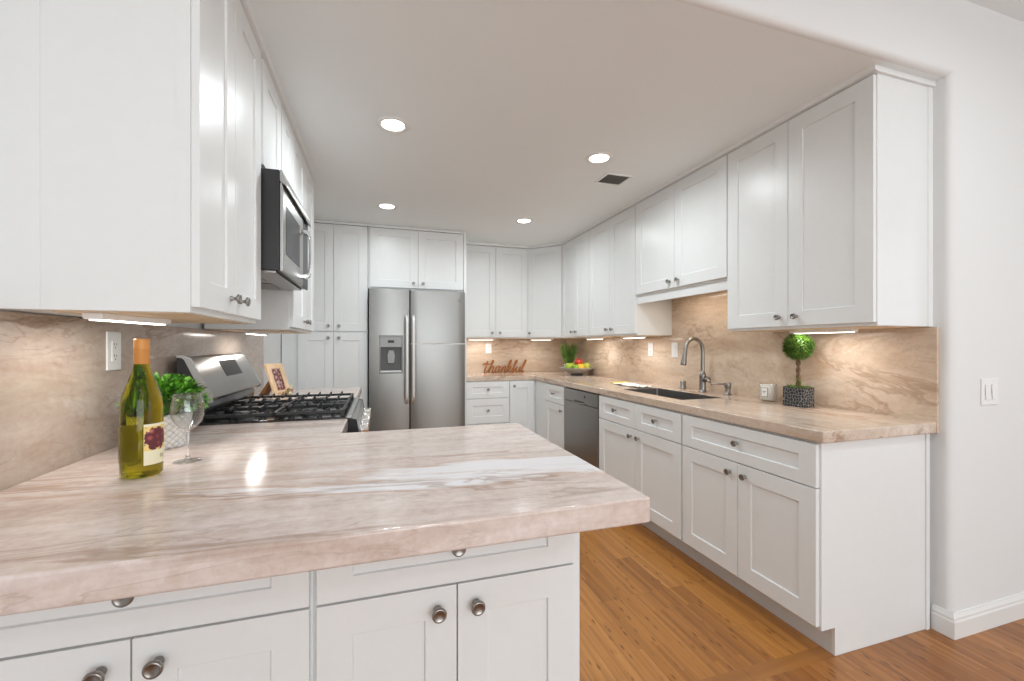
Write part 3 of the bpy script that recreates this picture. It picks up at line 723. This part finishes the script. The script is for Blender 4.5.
plate((1.285, BY - .019, 1.215), 0, 'white outlet on the far backsplash above the thankful sign', 'outlet')
plate((2.590, HY, 1.045), 0, 'white double rocker switch on the wall at the right edge', 'switch', .118, .118)

# ------------------------------------------------------------------ faucet set
f = thing('faucet', 'brushed nickel gooseneck pull-down faucet behind the sink', 'faucet', (2.225, 2.51, CT))
obj('base', lathe(B(), [(0, 0), (.031, 0), (.031, .004), (.027, .008), (.024, .02), (.0225, .10), (.024, .115), (.024, .128), (.017, .14), (.014, .15), (0, .15)], (0, 0, 0), 28), 'nickel', f, smooth=True)
sp = [(0, 0, .14), (0, 0, .22), (0, 0, .30), (-.012, 0, .345), (-.045, 0, .376), (-.085, 0, .385), (-.122, 0, .366), (-.145, 0, .33), (-.152, .0, .29)]
ng = obj('spout', tube(B(), spline(sp, 6), .0135, 16), 'nickel', f, smooth=True)
bm = lathe(B(), [(0, 0), (.013, 0), (.0145, .01), (.016, .05), (.0205, .085), (.021, .10), (.018, .104), (0, .104)], (-.151, 0, .298), 20, (-.16, 0, -1)); sh = obj('spray_head', bm, 'nickel', f, smooth=True)
bm = lathe(B(), [(0, 0), (.017, 0), (.019, .03), (.017, .045), (0, .05)], (0, -.018, .085), 20, (0, -1, .35)); hd = obj('valve_body', bm, 'nickel', f, smooth=True)
bm = tube(B(), [(0, -.040, .105), (-.010, -.060, .098), (-.022, -.085, .088), (-.030, -.100, .080)], [.014, .012, .010, .008], 12); obj('handle', bm, 'nickel', hd, smooth=True)
t = thing('air_gap', 'short nickel deck cap left of the faucet', 'faucet fitting', (2.262, 2.76, CT))
obj('cap', lathe(B(), [(0, 0), (.024, 0), (.024, .004), (.021, .007), (.021, .055), (.018, .062), (0, .064)], (0, 0, 0), 24), 'nickel', t, smooth=True)
t = thing('soap_dispenser', 'short nickel soap dispenser right of the faucet', 'soap dispenser', (2.262, 2.315, CT))
obj('body', lathe(B(), [(0, 0), (.024, 0), (.024, .005), (.018, .008), (.018, .045), (.021, .050), (.021, .078), (.019, .083), (0, .084)], (0, 0, 0), 24), 'nickel', t, smooth=True)
obj('spout', tube(B(), [(0, 0, .072), (-.05, .03, .074), (-.085, .05, .072), (-.092, .054, .064)], .006, 10), 'nickel', t, smooth=True)

# ------------------------------------------------------------------ candle
t = thing('candle', 'white candle in a clear glass jar with small label, beside the topiary', 'candle', (2.235, 1.975, CT))
glass = mat('clear_glass', (1, 1, 1), .02, 0, .5, Transmission_Weight=1.0, IOR=1.45)
thin = bpy.data.materials.new('thin_clear_glass'); thin.use_nodes = True; nt_ = thin.node_tree; nt_.nodes.remove(nt_.nodes['Principled BSDF'])
out_ = nt_.nodes['Material Output']; tr_ = nt_.nodes.new('ShaderNodeBsdfTransparent'); tr_.inputs[0].default_value = (.94, .95, .95, 1); gl_ = nt_.nodes.new('ShaderNodeBsdfGlossy'); gl_.inputs['Roughness'].default_value = .03
lw0_ = nt_.nodes.new('ShaderNodeLayerWeight'); lw0_.inputs[0].default_value = .5; lw1_ = nt_.nodes.new('ShaderNodeMath'); lw1_.operation = 'POWER'; lw1_.inputs[1].default_value = 2.5; nt_.links.new(lw0_.outputs['Facing'], lw1_.inputs[0]); lw_ = nt_.nodes.new('ShaderNodeMath'); lw_.operation = 'MULTIPLY_ADD'; lw_.inputs[1].default_value = .8; lw_.inputs[2].default_value = .06; nt_.links.new(lw1_.outputs[0], lw_.inputs[0]); mx_ = nt_.nodes.new('ShaderNodeMixShader')
nt_.links.new(lw_.outputs[0], mx_.inputs[0]); nt_.links.new(tr_.outputs[0], mx_.inputs[1]); nt_.links.new(gl_.outputs[0], mx_.inputs[2]); nt_.links.new(mx_.outputs[0], out_.inputs[0])
obj('wax', lathe(B(), [(0, .012), (.040, .012), (.0428, .014), (.0428, .099), (.040, .101), (0, .100)], (0, 0, 0), 36), mat('cream_wax', (.90, .87, .80), .6), t, smooth=True)
obj('jar', lathe(B(), [(0, 0), (.043, 0), (.0455, .003), (.0455, .104), (.0435, .106), (.0425, .104), (.0425, .014), (.04, .012), (0, .012)], (0, 0, 0), 40), thin, t, smooth=True)
def cpatch(bm, r, a0, a1, z0, z1, n=10, c=(0, 0), mi=0):
    A = [(bm.verts.new((c[0] + r * math.cos(R(a)), c[1] + r * math.sin(R(a)), z0)), bm.verts.new((c[0] + r * math.cos(R(a)), c[1] + r * math.sin(R(a)), z1))) for a in [a0 + (a1 - a0) * i / n for i in range(n + 1)]]
    for p0, p1 in zip(A, A[1:]): bm.faces.new((p0[0], p1[0], p1[1], p0[1])).material_index = mi
az = math.degrees(math.atan2(-1.975, -2.235))
bm = B(); cpatch(bm, .0459, az - 55, az - 5, .030, .085, 10, mi=0); cpatch(bm, .0461, az - 51, az - 9, .033, .082, 10, mi=1)
obj('label', bm, [mat('label_border', (.25, .25, .24), .6), mat('label_paper', (.86, .85, .82), .6)], t)
bm = B(); cpatch(bm, .0463, az - 42, az - 18, .060, .064, 6); cpatch(bm, .0463, az - 38, az - 22, .052, .055, 6)
obj('label_text_lines', bm, mat('label_ink', (.2, .2, .2), .6), t)

# ------------------------------------------------------------------ topiary
t = thing('topiary', 'ball-shaped topiary with twisted stem in a black patterned square pot', 'potted plant', (2.210, 1.765, CT))
m = mat('black_patterned_ceramic', (.03, .03, .03), .4); v_ = mapping(m, (62, 62, 62)); vo = N(m, 'ShaderNodeTexVoronoi', feature='DISTANCE_TO_EDGE'); vo.inputs['Scale'].default_value = 1; vo.inputs['Randomness'].default_value = .85
L(m, v_, vo.inputs['Vector']); L(m, ramp(m, vo.outputs['Distance'], [(.035, (.30, .30, .30)), (.07, (.012, .012, .014))]), bsdf(m).inputs['Base Color'])
bm = cells(B(), [-.042, -.037, .037, .042], [-.060, -.054, .054, .060], lambda i, j: not (i == 1 and j == 1), 0, .108); box(bm, -.037, .037, -.054, .054, .0, .08)
obj('pot', bm, m, t, bevel=.0015)
soil = mat('dark_moss', (.03, .045, .012), .9)
bm = B(); tube(bm, [(0, 0, .08), (0, 0, .10)], .045, 16)
leafm = mat('topiary_green', (.10, .20, .02), .6)
def leafcol(name, c1, c2, s=40):
    m = mat(name, c1, .5); v = mapping(m); n = noise(m, v, s, 2); L(m, ramp(m, n, [(.35, c1), (.65, c2)]), bsdf(m).inputs['Base Color']); return m
lg = leafcol('topiary_green', (.025, .075, .008), (.13, .24, .02)); lg2 = leafcol('moss_green', (.07, .16, .02), (.25, .38, .06))
def blade(bm, p, d, ln, wd, bend=.0, seg=2, side=None):
    d = d.normalized(); s = d.cross(side or Vector((random.random() - .5, random.random() - .5, random.random() - .5))).normalized(); nn = d.cross(s)
    last = (bm.verts.new(p - s * wd / 2), bm.verts.new(p + s * wd / 2))
    for k in range(1, seg + 1):
        u = k / seg; c = p + d * ln * u + nn * bend * u * u
        if k == seg: bm.faces.new((last[0], last[1], bm.verts.new(c)))
        else:
            ww = wd * (1 - .35 * u); cur = (bm.verts.new(c - s * ww / 2), bm.verts.new(c + s * ww / 2)); bm.faces.new((last[0], last[1], cur[1], cur[0])); last = cur
bm = B(); cz = .330
bmesh.ops.create_icosphere(bm, subdivisions=3, radius=.058, matrix=Matrix.Translation((0, 0, cz)))
for i in range(2600):
    z = 2 * random.random() - 1; a = random.random() * 6.283; q = math.sqrt(1 - z * z); d = Vector((q * math.cos(a), q * math.sin(a), z))
    dd = (d + Vector([random.uniform(-.35, .35) for _ in range(3)])); blade(bm, Vector((0, 0, cz)) + d * .052, dd, random.uniform(.022, .036), .0032, random.uniform(-.004, .004))
obj('foliage_ball', bm, lg, t)
barkm = wood('twisted_bark', (.10, .05, .025), (.20, .11, .05), 2, 3)
bm = B()
for ph in (0, math.pi):
    tube(bm, [(.0065 * math.cos(ph + k * .55), .0065 * math.sin(ph + k * .55), .095 + k * .0068) for k in range(28)], .0062, 8)
obj('stem', bm, barkm, t, smooth=True)
bm = B(); box(bm, -.034, .034, -.052, .052, .079, .098)
for i in range(700):
    a = random.random() * 6.283; r = .050 * math.sqrt(random.random()); p_ = Vector((r * .72 * math.cos(a), r * math.sin(a), .095)); blade(bm, p_, Vector((math.cos(a) * .7, math.sin(a) * .7, random.uniform(.3, 1.4))), random.uniform(.015, .03), .0035, random.uniform(-.006, .006))
for i in range(120):
    a = random.random() * 6.283; h = random.uniform(.10, .15); blade(bm, Vector((0, 0, h)), Vector((math.cos(a), math.sin(a), .6)), .022, .004)
obj('moss', bm, lg2, t)

# ------------------------------------------------------------------ fruit bowl, fruit, grass
BC = (2.125, 4.36); FS_ = 1.24
t = thing('fruit_bowl', 'shallow grey bowl holding fruit in the far right corner', 'bowl', (BC[0], BC[1], CT)); t.scale = (FS_, FS_, FS_)
bm = lathe(B(), [(0, .012), (.05, .013), (.09, .028), (.14, .058), (.158, .066), (.160, .070), (.154, .070), (.137, .064), (.088, .034), (.05, .020), (0, .018)], (0, 0, 0), 40)
obj('dish', bm, mat('grey_stoneware', (.40, .37, .33), .4), t, smooth=True)
obj('foot', lathe(B(), [(0, 0), (.058, 0), (.06, .004), (.052, .0135), (0, .013)], (0, 0, 0), 32), mat('dark_foot', (.10, .09, .08), .5), t, smooth=True)
def fr(name, label, dx, dy, dz, r, c1, c2, sz=1, stem=True, tilt=0):
    t = thing(name, label, 'fruit', (BC[0] + dx * FS_, BC[1] + dy * FS_, CT + dz * FS_ + .006)); t.scale = (FS_, FS_, FS_)
    k = []
    for i in range(17):
        a = math.pi * i / 16; rr_ = r * math.sin(a); z = -r * math.cos(a) * sz
        if i > 12: z -= r * .18 * (1 - math.sin(a)) ** 1.5
        k.append((max(rr_, 0), z))
    k[0] = (0, k[0][1]); k[-1] = (0, k[-1][1])
    obj('flesh', lathe(B(), k, (0, 0, 0), 24), fruit(name + '_skin', c1, c2), t, smooth=True)
    if stem: obj('stem', tube(B(), [(0, 0, r * sz * .72), (.003, 0, r * sz + .006)], .0015, 6), barkm, t)
fr('green_apple', 'green apple at the left side of the fruit bowl', -.085, -.015, .078, .036, (.30, .45, .04), (.45, .58, .06))
fr('lime', 'dark green lime at the left rim of the fruit bowl', -.045, -.075, .070, .030, (.16, .30, .02), (.28, .42, .04), 1.1, False)
fr('orange', 'orange in the front middle of the fruit bowl', .010, -.060, .070, .037, (.85, .42, .03), (.95, .55, .06), 1, False)
fr('red_apple', 'red apple on top of the fruit in the bowl', .030, .015, .112, .038, (.50, .02, .015), (.70, .08, .03))
fr('yellow_green_pear', 'yellow-green apple at the right of the fruit bowl', .085, -.030, .076, .035, (.50, .60, .06), (.62, .68, .10), 1.12)
fr('lemon', 'yellow lemon at the right rim of the fruit bowl', .070, .045, .078, .031, (.80, .70, .06), (.9, .8, .1), 1.2, False)
fr('green_apple', 'green apple at the back of the fruit bowl', -.02, .06, .077, .036, (.30, .45, .04), (.45, .58, .06))

t = thing('potted_grass', 'green ornamental grass in a pale pot behind the fruit bowl', 'potted plant', (2.185, 4.69, CT))
obj('pot', lathe(B(), [(0, 0), (.045, 0), (.048, .004), (.060, .105), (.060, .110), (.055, .110), (.053, .09), (0, .09)], (0, 0, 0), 32), mat('pale_ceramic', (.62, .58, .54), .4), t, smooth=True)
bm = B()
for i in range(420):
    a = random.random() * 6.283; r = .04 * math.sqrt(random.random()); lean = random.uniform(.02, .42) ; ln = random.uniform(.20, .315)
    p_ = Vector((r * math.cos(a), r * math.sin(a), .09)); d = Vector((math.cos(a) * lean, math.sin(a) * lean, 1))
    s = Vector((math.cos(a), math.sin(a), 0)); blade(bm, p_, d, ln, .0055, random.uniform(-.05, .05), 4)
for v_ in bm.verts: v_.co.x = min(v_.co.x, .125); v_.co.z = min(v_.co.z, .405)
obj('grass_blades', bm, leafcol('grass_green', (.05, .17, .02), (.26, .42, .09), 12), t)

# ------------------------------------------------------------------ script sign "thankful"
sg = thing('word_sign', 'rust-coloured script word sign reading thankful on the far counter', 'sign', (1.455, 5.035, CT))
U = .080      # x-height
W2 = []
def S(pts): W2.append(pts)
# coordinates in x-height units, slanted later
S([(-.30, 1.15), (-.05, 1.38), (.25, 1.25), (.60, 1.40)])                       # t bar
S([(.22, 1.75), (.16, .9), (.14, .25), (.30, .02), (.55, .25), (.80, .9), (.98, 1.6), (.95, 1.85), (.84, 1.75), (.80, 1.0), (.78, .0)])   # t, up to h
S([(.78, .25), (.95, .80), (1.15, .95), (1.25, .75), (1.22, .2), (1.36, .02), (1.58, .30)])      # h arch
S([(2.10, .80), (1.88, .95), (1.62, .72), (1.60, .22), (1.78, .02), (2.0, .25), (2.12, .85), (2.10, .2), (2.22, .02), (2.38, .25), (2.46, .85), (2.46, .0)])  # a -> n
S([(2.46, .3), (2.62, .80), (2.82, .92), (2.90, .7), (2.88, .2), (3.0, .05), (3.20, .5), (3.42, 1.3), (3.46, 1.75), (3.36, 1.85), (3.26, 1.5), (3.22, .6), (3.22, .0)])  # n -> k
S([(3.22, .35), (3.40, .82), (3.60, .88), (3.62, .66), (3.34, .46), (3.55, .15), (3.72, .02), (3.95, .35)])  # k
S([(3.90, .3), (4.12, 1.0), (4.30, 1.65), (4.22, 1.85), (4.08, 1.6), (4.04, .6), (4.02, -.25), (4.08, -.35), (4.2, .0), (4.22, .35), (4.40, .55), (4.52, .85)])  # f
S([(4.52, .85), (4.48, .25), (4.62, .03), (4.86, .25), (4.98, .85), (4.96, .2), (5.08, .04), (5.28, .5), (5.50, 1.3), (5.56, 1.75), (5.44, 1.85), (5.34, 1.4), (5.30, .4), (5.42, .02), (5.62, .2)])  # u l
bm = B()
for st in W2:
    P = spline([((x + y * .25 - 2.75) * U * 1.16, 0, (y + .06) * U) for x, y in st], 6)
    lo = .0095
    # flat ribbon-like stroke with thickness
    tube(bm, P, lo, 8)
for v_ in bm.verts:
    v_.co.y *= .8
    v_.co.z = max(v_.co.z, .0005)
obj('lettering', bm, wood('rust_wood', (.24, .075, .012), (.36, .13, .025), 0, 1), sg, smooth=True)

# ------------------------------------------------------------------ towel
t = thing('tea_towel', 'folded white towel with yellow embroidered end beside the sink', 'towel', (2.0, 3.10, CT))
bm = B(); nx, ny = 12, 20; V = {}
for i in range(nx + 1):
    for j in range(ny + 1):
        x = -.07 + .14 * i / nx; y = -.22 + .40 * j / ny
        V[i, j] = bm.verts.new((x + .006 * math.sin(j), y, .006 + .004 * math.sin(i * 1.1 + j * .6)))
for i in range(nx):
    for j in range(ny): bm.faces.new((V[i, j], V[i + 1, j], V[i + 1, j + 1], V[i, j + 1]))
o = obj('cloth', bm, mat('white_cotton', (.82, .80, .77), .9), t, smooth=True); md_ = o.modifiers.new('s', 'SOLIDIFY'); md_.thickness = .005
bm = B()
for i in range(70):
    x = random.uniform(-.065, .065); y = random.uniform(.12, .19); bmesh.ops.create_icosphere(bm, subdivisions=1, radius=random.uniform(.008, .014), matrix=Matrix.Translation((x, y, .013)) @ Matrix.Diagonal((1, 1, .5, 1)))
obj('yellow_trim', bm, fruit('yellow_yarn', (.75, .48, .04), (.88, .66, .10)), t, smooth=True)

# ------------------------------------------------------------------ picture frame with little figures
t = thing('picture_frame', 'pale wooden picture frame on an easel leg beyond the range', 'picture frame', (-.625, 3.19, CT), R(62))
FT = Matrix.Rotation(R(-20), 4, 'X')      # leans back
def ftr(bm): bmesh.ops.transform(bm, matrix=FT, verts=bm.verts); return bm
fw, fh = .15, .225
bm = cells(B(), [-fw / 2, -fw / 2 + .034, fw / 2 - .034, fw / 2], [0, .036, fh - .036, fh], lambda i, j: not (i == 1 and j == 1), -.009, .009)
bmesh.ops.transform(bm, matrix=FT @ Matrix.Rotation(R(90), 4, 'X'), verts=bm.verts); obj('frame', bm, 'frame_wood', t, bevel=.002)
pm = mat('dark_photo', (.2, .08, .07), .3); v_ = mapping(pm); n_ = noise(pm, v_, 55, 3, .6); L(pm, ramp(pm, n_, [(.38, (.06, .02, .03)), (.5, (.28, .08, .07)), (.6, (.45, .33, .30)), (.7, (.75, .68, .62))]), bsdf(pm).inputs['Base Color'])
obj('picture', ftr(box(B(), -fw / 2 + .033, fw / 2 - .033, -.003, .003, .035, fh - .035)), pm, t)
bm = prism(B(), [(.045, .135), (.060, .135), (.165, .0), (.130, .0)], 0, -.028, .028); obj('easel_leg', bm, 'easel_wood', t, bevel=.001)
for i, (x, z) in enumerate(((-.05, .014), (-.02, .010), (.015, .016), (.045, .012), (.062, .028), (.03, .032), (.058, .050))):
    bm = B(); bmesh.ops.create_icosphere(bm, subdivisions=2, radius=.010, matrix=Matrix.Translation((x, -.014 , z)) @ Matrix.Diagonal((1, .8, 1.1, 1)))
    for k in range(5):
        a = k * 1.256; bmesh.ops.create_icosphere(bm, subdivisions=1, radius=.006, matrix=Matrix.Translation((x + .011 * math.cos(a), -.017, max(.007, z + .011 * math.sin(a)))))
    obj('flower_ornament', bm, fruit('ornament_paint_%d' % i, [(.55, .42, .25), (.30, .10, .06), (.15, .13, .06)][i % 3], [(.8, .7, .5), (.5, .2, .1), (.35, .3, .15)][i % 3]), t, smooth=True)

# ------------------------------------------------------------------ wine bottle
t = thing('wine_bottle', 'green-gold glass wine bottle with orange foil cap on the peninsula', 'bottle', (-.590, 1.335, CT))
bg = mat('olive_bottle_glass', (.46, .41, .015), .03, 0, .5, Transmission_Weight=1.0, IOR=1.36)
BR = .0435
prof = [(0, .006), (.025, .004), (.036, 0), (.041, .003), (BR, .010), (BR + .0005, .10), (BR, .170), (.0425, .190), (.039, .210), (.031, .236), (.0235, .258), (.0185, .275), (.0158, .292), (.0150, .310), (.0148, .345), (0, .345)]
obj('glass_body', lathe(B(), prof, (0, 0, 0), 48), bg, t, smooth=True)
capm = mat('orange_foil', (.62, .27, .07), .4, .15)
obj('foil_cap', lathe(B(), [(.0162, .288), (.0168, .289), (.0165, .325), (.0172, .327), (.0172, .331), (.0166, .333), (.0166, .350), (.0150, .3535), (0, .354)], (0, 0, 0), 36), capm, t, smooth=True)
cream = mat('label_cream', (.82, .76, .55), .6)
lm = mat('label_picture', (.7, .5, .2), .6); v_ = mapping(lm); vo = N(lm, 'ShaderNodeTexVoronoi'); vo.inputs['Scale'].default_value = 62; L(lm, v_, vo.inputs['Vector'])
berry = ramp(lm, vo.outputs['Distance'], [(0, (.62, .25, .20)), (.25, (.35, .07, .06)), (.5, (.12, .02, .03))])
gr = N(lm, 'ShaderNodeTexGradient', gradient_type='SPHERICAL'); tc = N(lm, 'ShaderNodeTexCoord'); mp = N(lm, 'ShaderNodeMapping'); mp.vector_type = 'POINT'
ca = R(-25); mp.inputs['Location'].default_value = (-BR * math.cos(ca) * 30, -BR * math.sin(ca) * 30, -.098 * 30); mp.inputs['Scale'].default_value = (30, 30, 30)
L(lm, tc.outputs['Object'], mp.inputs[0]); L(lm, mp.outputs[0], gr.inputs[0])
nz_ = noise(lm, mapping(lm), 130, 3); ad_ = N(lm, 'ShaderNodeMath', operation='MULTIPLY_ADD'); L(lm, nz_, ad_.inputs[0]); ad_.inputs[1].default_value = .9; L(lm, gr.outputs[0], ad_.inputs[2]); mk = ramp(lm, ad_.outputs[0], [(.56, (0, 0, 0)), (.62, (1, 1, 1))]); L(lm, mixc(lm, mk, (.82, .62, .22), berry), bsdf(lm).inputs['Base Color'])
bm = B(); cpatch(bm, BR + .0012, -62, 48, .032, .136, 20, mi=0); cpatch(bm, BR + .0016, -61, 47, .068, .130, 20, mi=1); lb = obj('front_label', bm, [cream, lm], t, smooth=True)
bm = B()
for k in range(3): cpatch(bm, BR + .0018, -14 + k * 7, -11.5 + k * 7, .046, .056, 2)
obj('label_lettering', bm, mat('brown_ink', (.25, .15, .08), .6), lb)
bm = B(); cpatch(bm, BR + .0012, 118, 212, .036, .128, 20); obj('back_label', bm, cream, t, smooth=True)

# ------------------------------------------------------------------ wine glass
t = thing('wine_glass', 'empty clear stemmed wine glass beside the wine bottle', 'glass', (-.533, 1.455, CT))
prof = [(.0045, .080), (.008, .088), (.020, .098), (.033, .114), (.0405, .135), (.0415, .150), (.039, .170), (.0345, .196),
        (.0338, .1965), (.0333, .196), (.0378, .170), (.0402, .150), (.0392, .135), (.0318, .115), (.019, .0995), (.007, .092), (0, .0905)]
obj('glass_bowl', lathe(B(), prof, (0, 0, 0), 48), thin, t, smooth=True)
obj('stem', lathe(B(), [(0, .007), (.008, .008), (.0055, .012), (.0042, .022), (.004, .05), (.0045, .075), (.0052, .084), (.0048, .0895), (0, .0897)], (0, 0, 0), 24), glass, t, smooth=True)
obj('foot', lathe(B(), [(0, .0035), (.018, .003), (.034, .0), (.0355, .0012), (.034, .0024), (.015, .0055), (.008, .0078), (0, .0079)], (0, 0, 0), 48), thin, t, smooth=True)

# ------------------------------------------------------------------ leafy plant in quilted pot
t = thing('potted_plant', 'bushy bright green plant in a white quilted pot behind the bottle', 'potted plant', (-.682, 1.690, CT))
bm = B(); n = 36; rings = []
pr = [(0, 0), (.050, 0), (.054, .004)] + [(.054 + .012 * k / 9, .010 + k * .0105) for k in range(10)] + [(.066, .112), (.061, .112), (.060, .095), (0, .095)]
pr = [(r_ * 1.1, z_) for r_, z_ in pr]; lathe(bm, pr, (0, 0, 0), n)
pm_ = mat('white_quilted_ceramic', (.80, .80, .79), .35)
v_ = mapping(pm_)
tcn = N(pm_, 'ShaderNodeTexCoord'); sp_ = N(pm_, 'ShaderNodeSeparateXYZ'); L(pm_, tcn.outputs['Object'], sp_.inputs[0])
at = N(pm_, 'ShaderNodeMath', operation='ARCTAN2'); L(pm_, sp_.outputs[1], at.inputs[0]); L(pm_, sp_.outputs[0], at.inputs[1])
def mth(op, a, b=None):
    n = N(pm_, 'ShaderNodeMath', operation=op)
    for s, v in ((n.inputs[0], a), (n.inputs[1], b)):
        if v is None: continue
        if hasattr(v, 'links'): L(pm_, v, s)
        else: s.default_value = v
    return n.outputs[0]
ua = mth('MULTIPLY', at.outputs[0], 18); uz = mth('MULTIPLY', sp_.outputs[2], 300)
h_ = mth('MULTIPLY', mth('ABSOLUTE', mth('SINE', mth('MULTIPLY', mth('ADD', ua, uz), .5))), mth('ABSOLUTE', mth('SINE', mth('MULTIPLY', mth('SUBTRACT', ua, uz), .5))))
bump(pm_, h_, .9, .004)
L(pm_, ramp(pm_, h_, [(0, (.55, .55, .56)), (.3, (.82, .82, .81))]), bsdf(pm_).inputs['Base Color'])
obj('pot', bm, pm_, t, smooth=True)
bm = B(); random.seed(5)
def leaf(bm, p, d, ln, wd):
    d = d.normalized(); s = d.cross(Vector((random.uniform(-.4, .4), random.uniform(-.4, .4), 1))).normalized(); nn = s.cross(d)
    if nn.z < 0: nn = -nn
    rows = []
    for u, wv in ((0, .15), (.25, .75), (.5, 1), (.75, .75), (1, 0)):
        c = p + d * ln * u - nn * ln * .25 * (u ** 2)
        if wv == 0: rows.append([bm.verts.new(c)])
        else: rows.append([bm.verts.new(c - s * wd * wv / 2 + nn * wd * .12), bm.verts.new(c), bm.verts.new(c + s * wd * wv / 2 + nn * wd * .12)])
    for a, b in zip(rows, rows[1:]):
        if len(b) == 1: bm.faces.new((a[0], a[1], b[0])); bm.faces.new((a[1], a[2], b[0]))
        else: bm.faces.new((a[0], a[1], b[1], b[0])); bm.faces.new((a[1], a[2], b[2], b[1]))
cen = Vector((.005, 0, .150))
for i in range(1300):
    z = random.uniform(-.35, 1); a = random.random() * 6.283; q = math.sqrt(1 - z * z); d = Vector((q * math.cos(a), q * math.sin(a), z))
    rad = random.uniform(.55, 1); p_ = cen + Vector((d.x * .105, d.y * .105, d.z * .078)) * rad
    leaf(bm, p_, d + Vector([random.uniform(-.6, .6) for _ in range(3)]) + Vector((0, 0, .3)), random.uniform(.018, .028), random.uniform(.010, .015))
for v_ in bm.verts:
    if v_.co.x < -.155: v_.co.x = -.155
obj('foliage', bm, leafcol('bright_leaf_green', (.035, .17, .015), (.17, .42, .04), 30), t, smooth=True)
bm = B()
for i in range(40):
    a = random.random() * 6.283; r = random.uniform(.01, .06); tube(bm, [(0.02 * math.cos(a), .02 * math.sin(a), .09), (r * math.cos(a), r * math.sin(a), .15)], .0015, 5)
obj('stems', bm, leafcol('stem_green', (.08, .16, .03), (.14, .24, .05)), t)
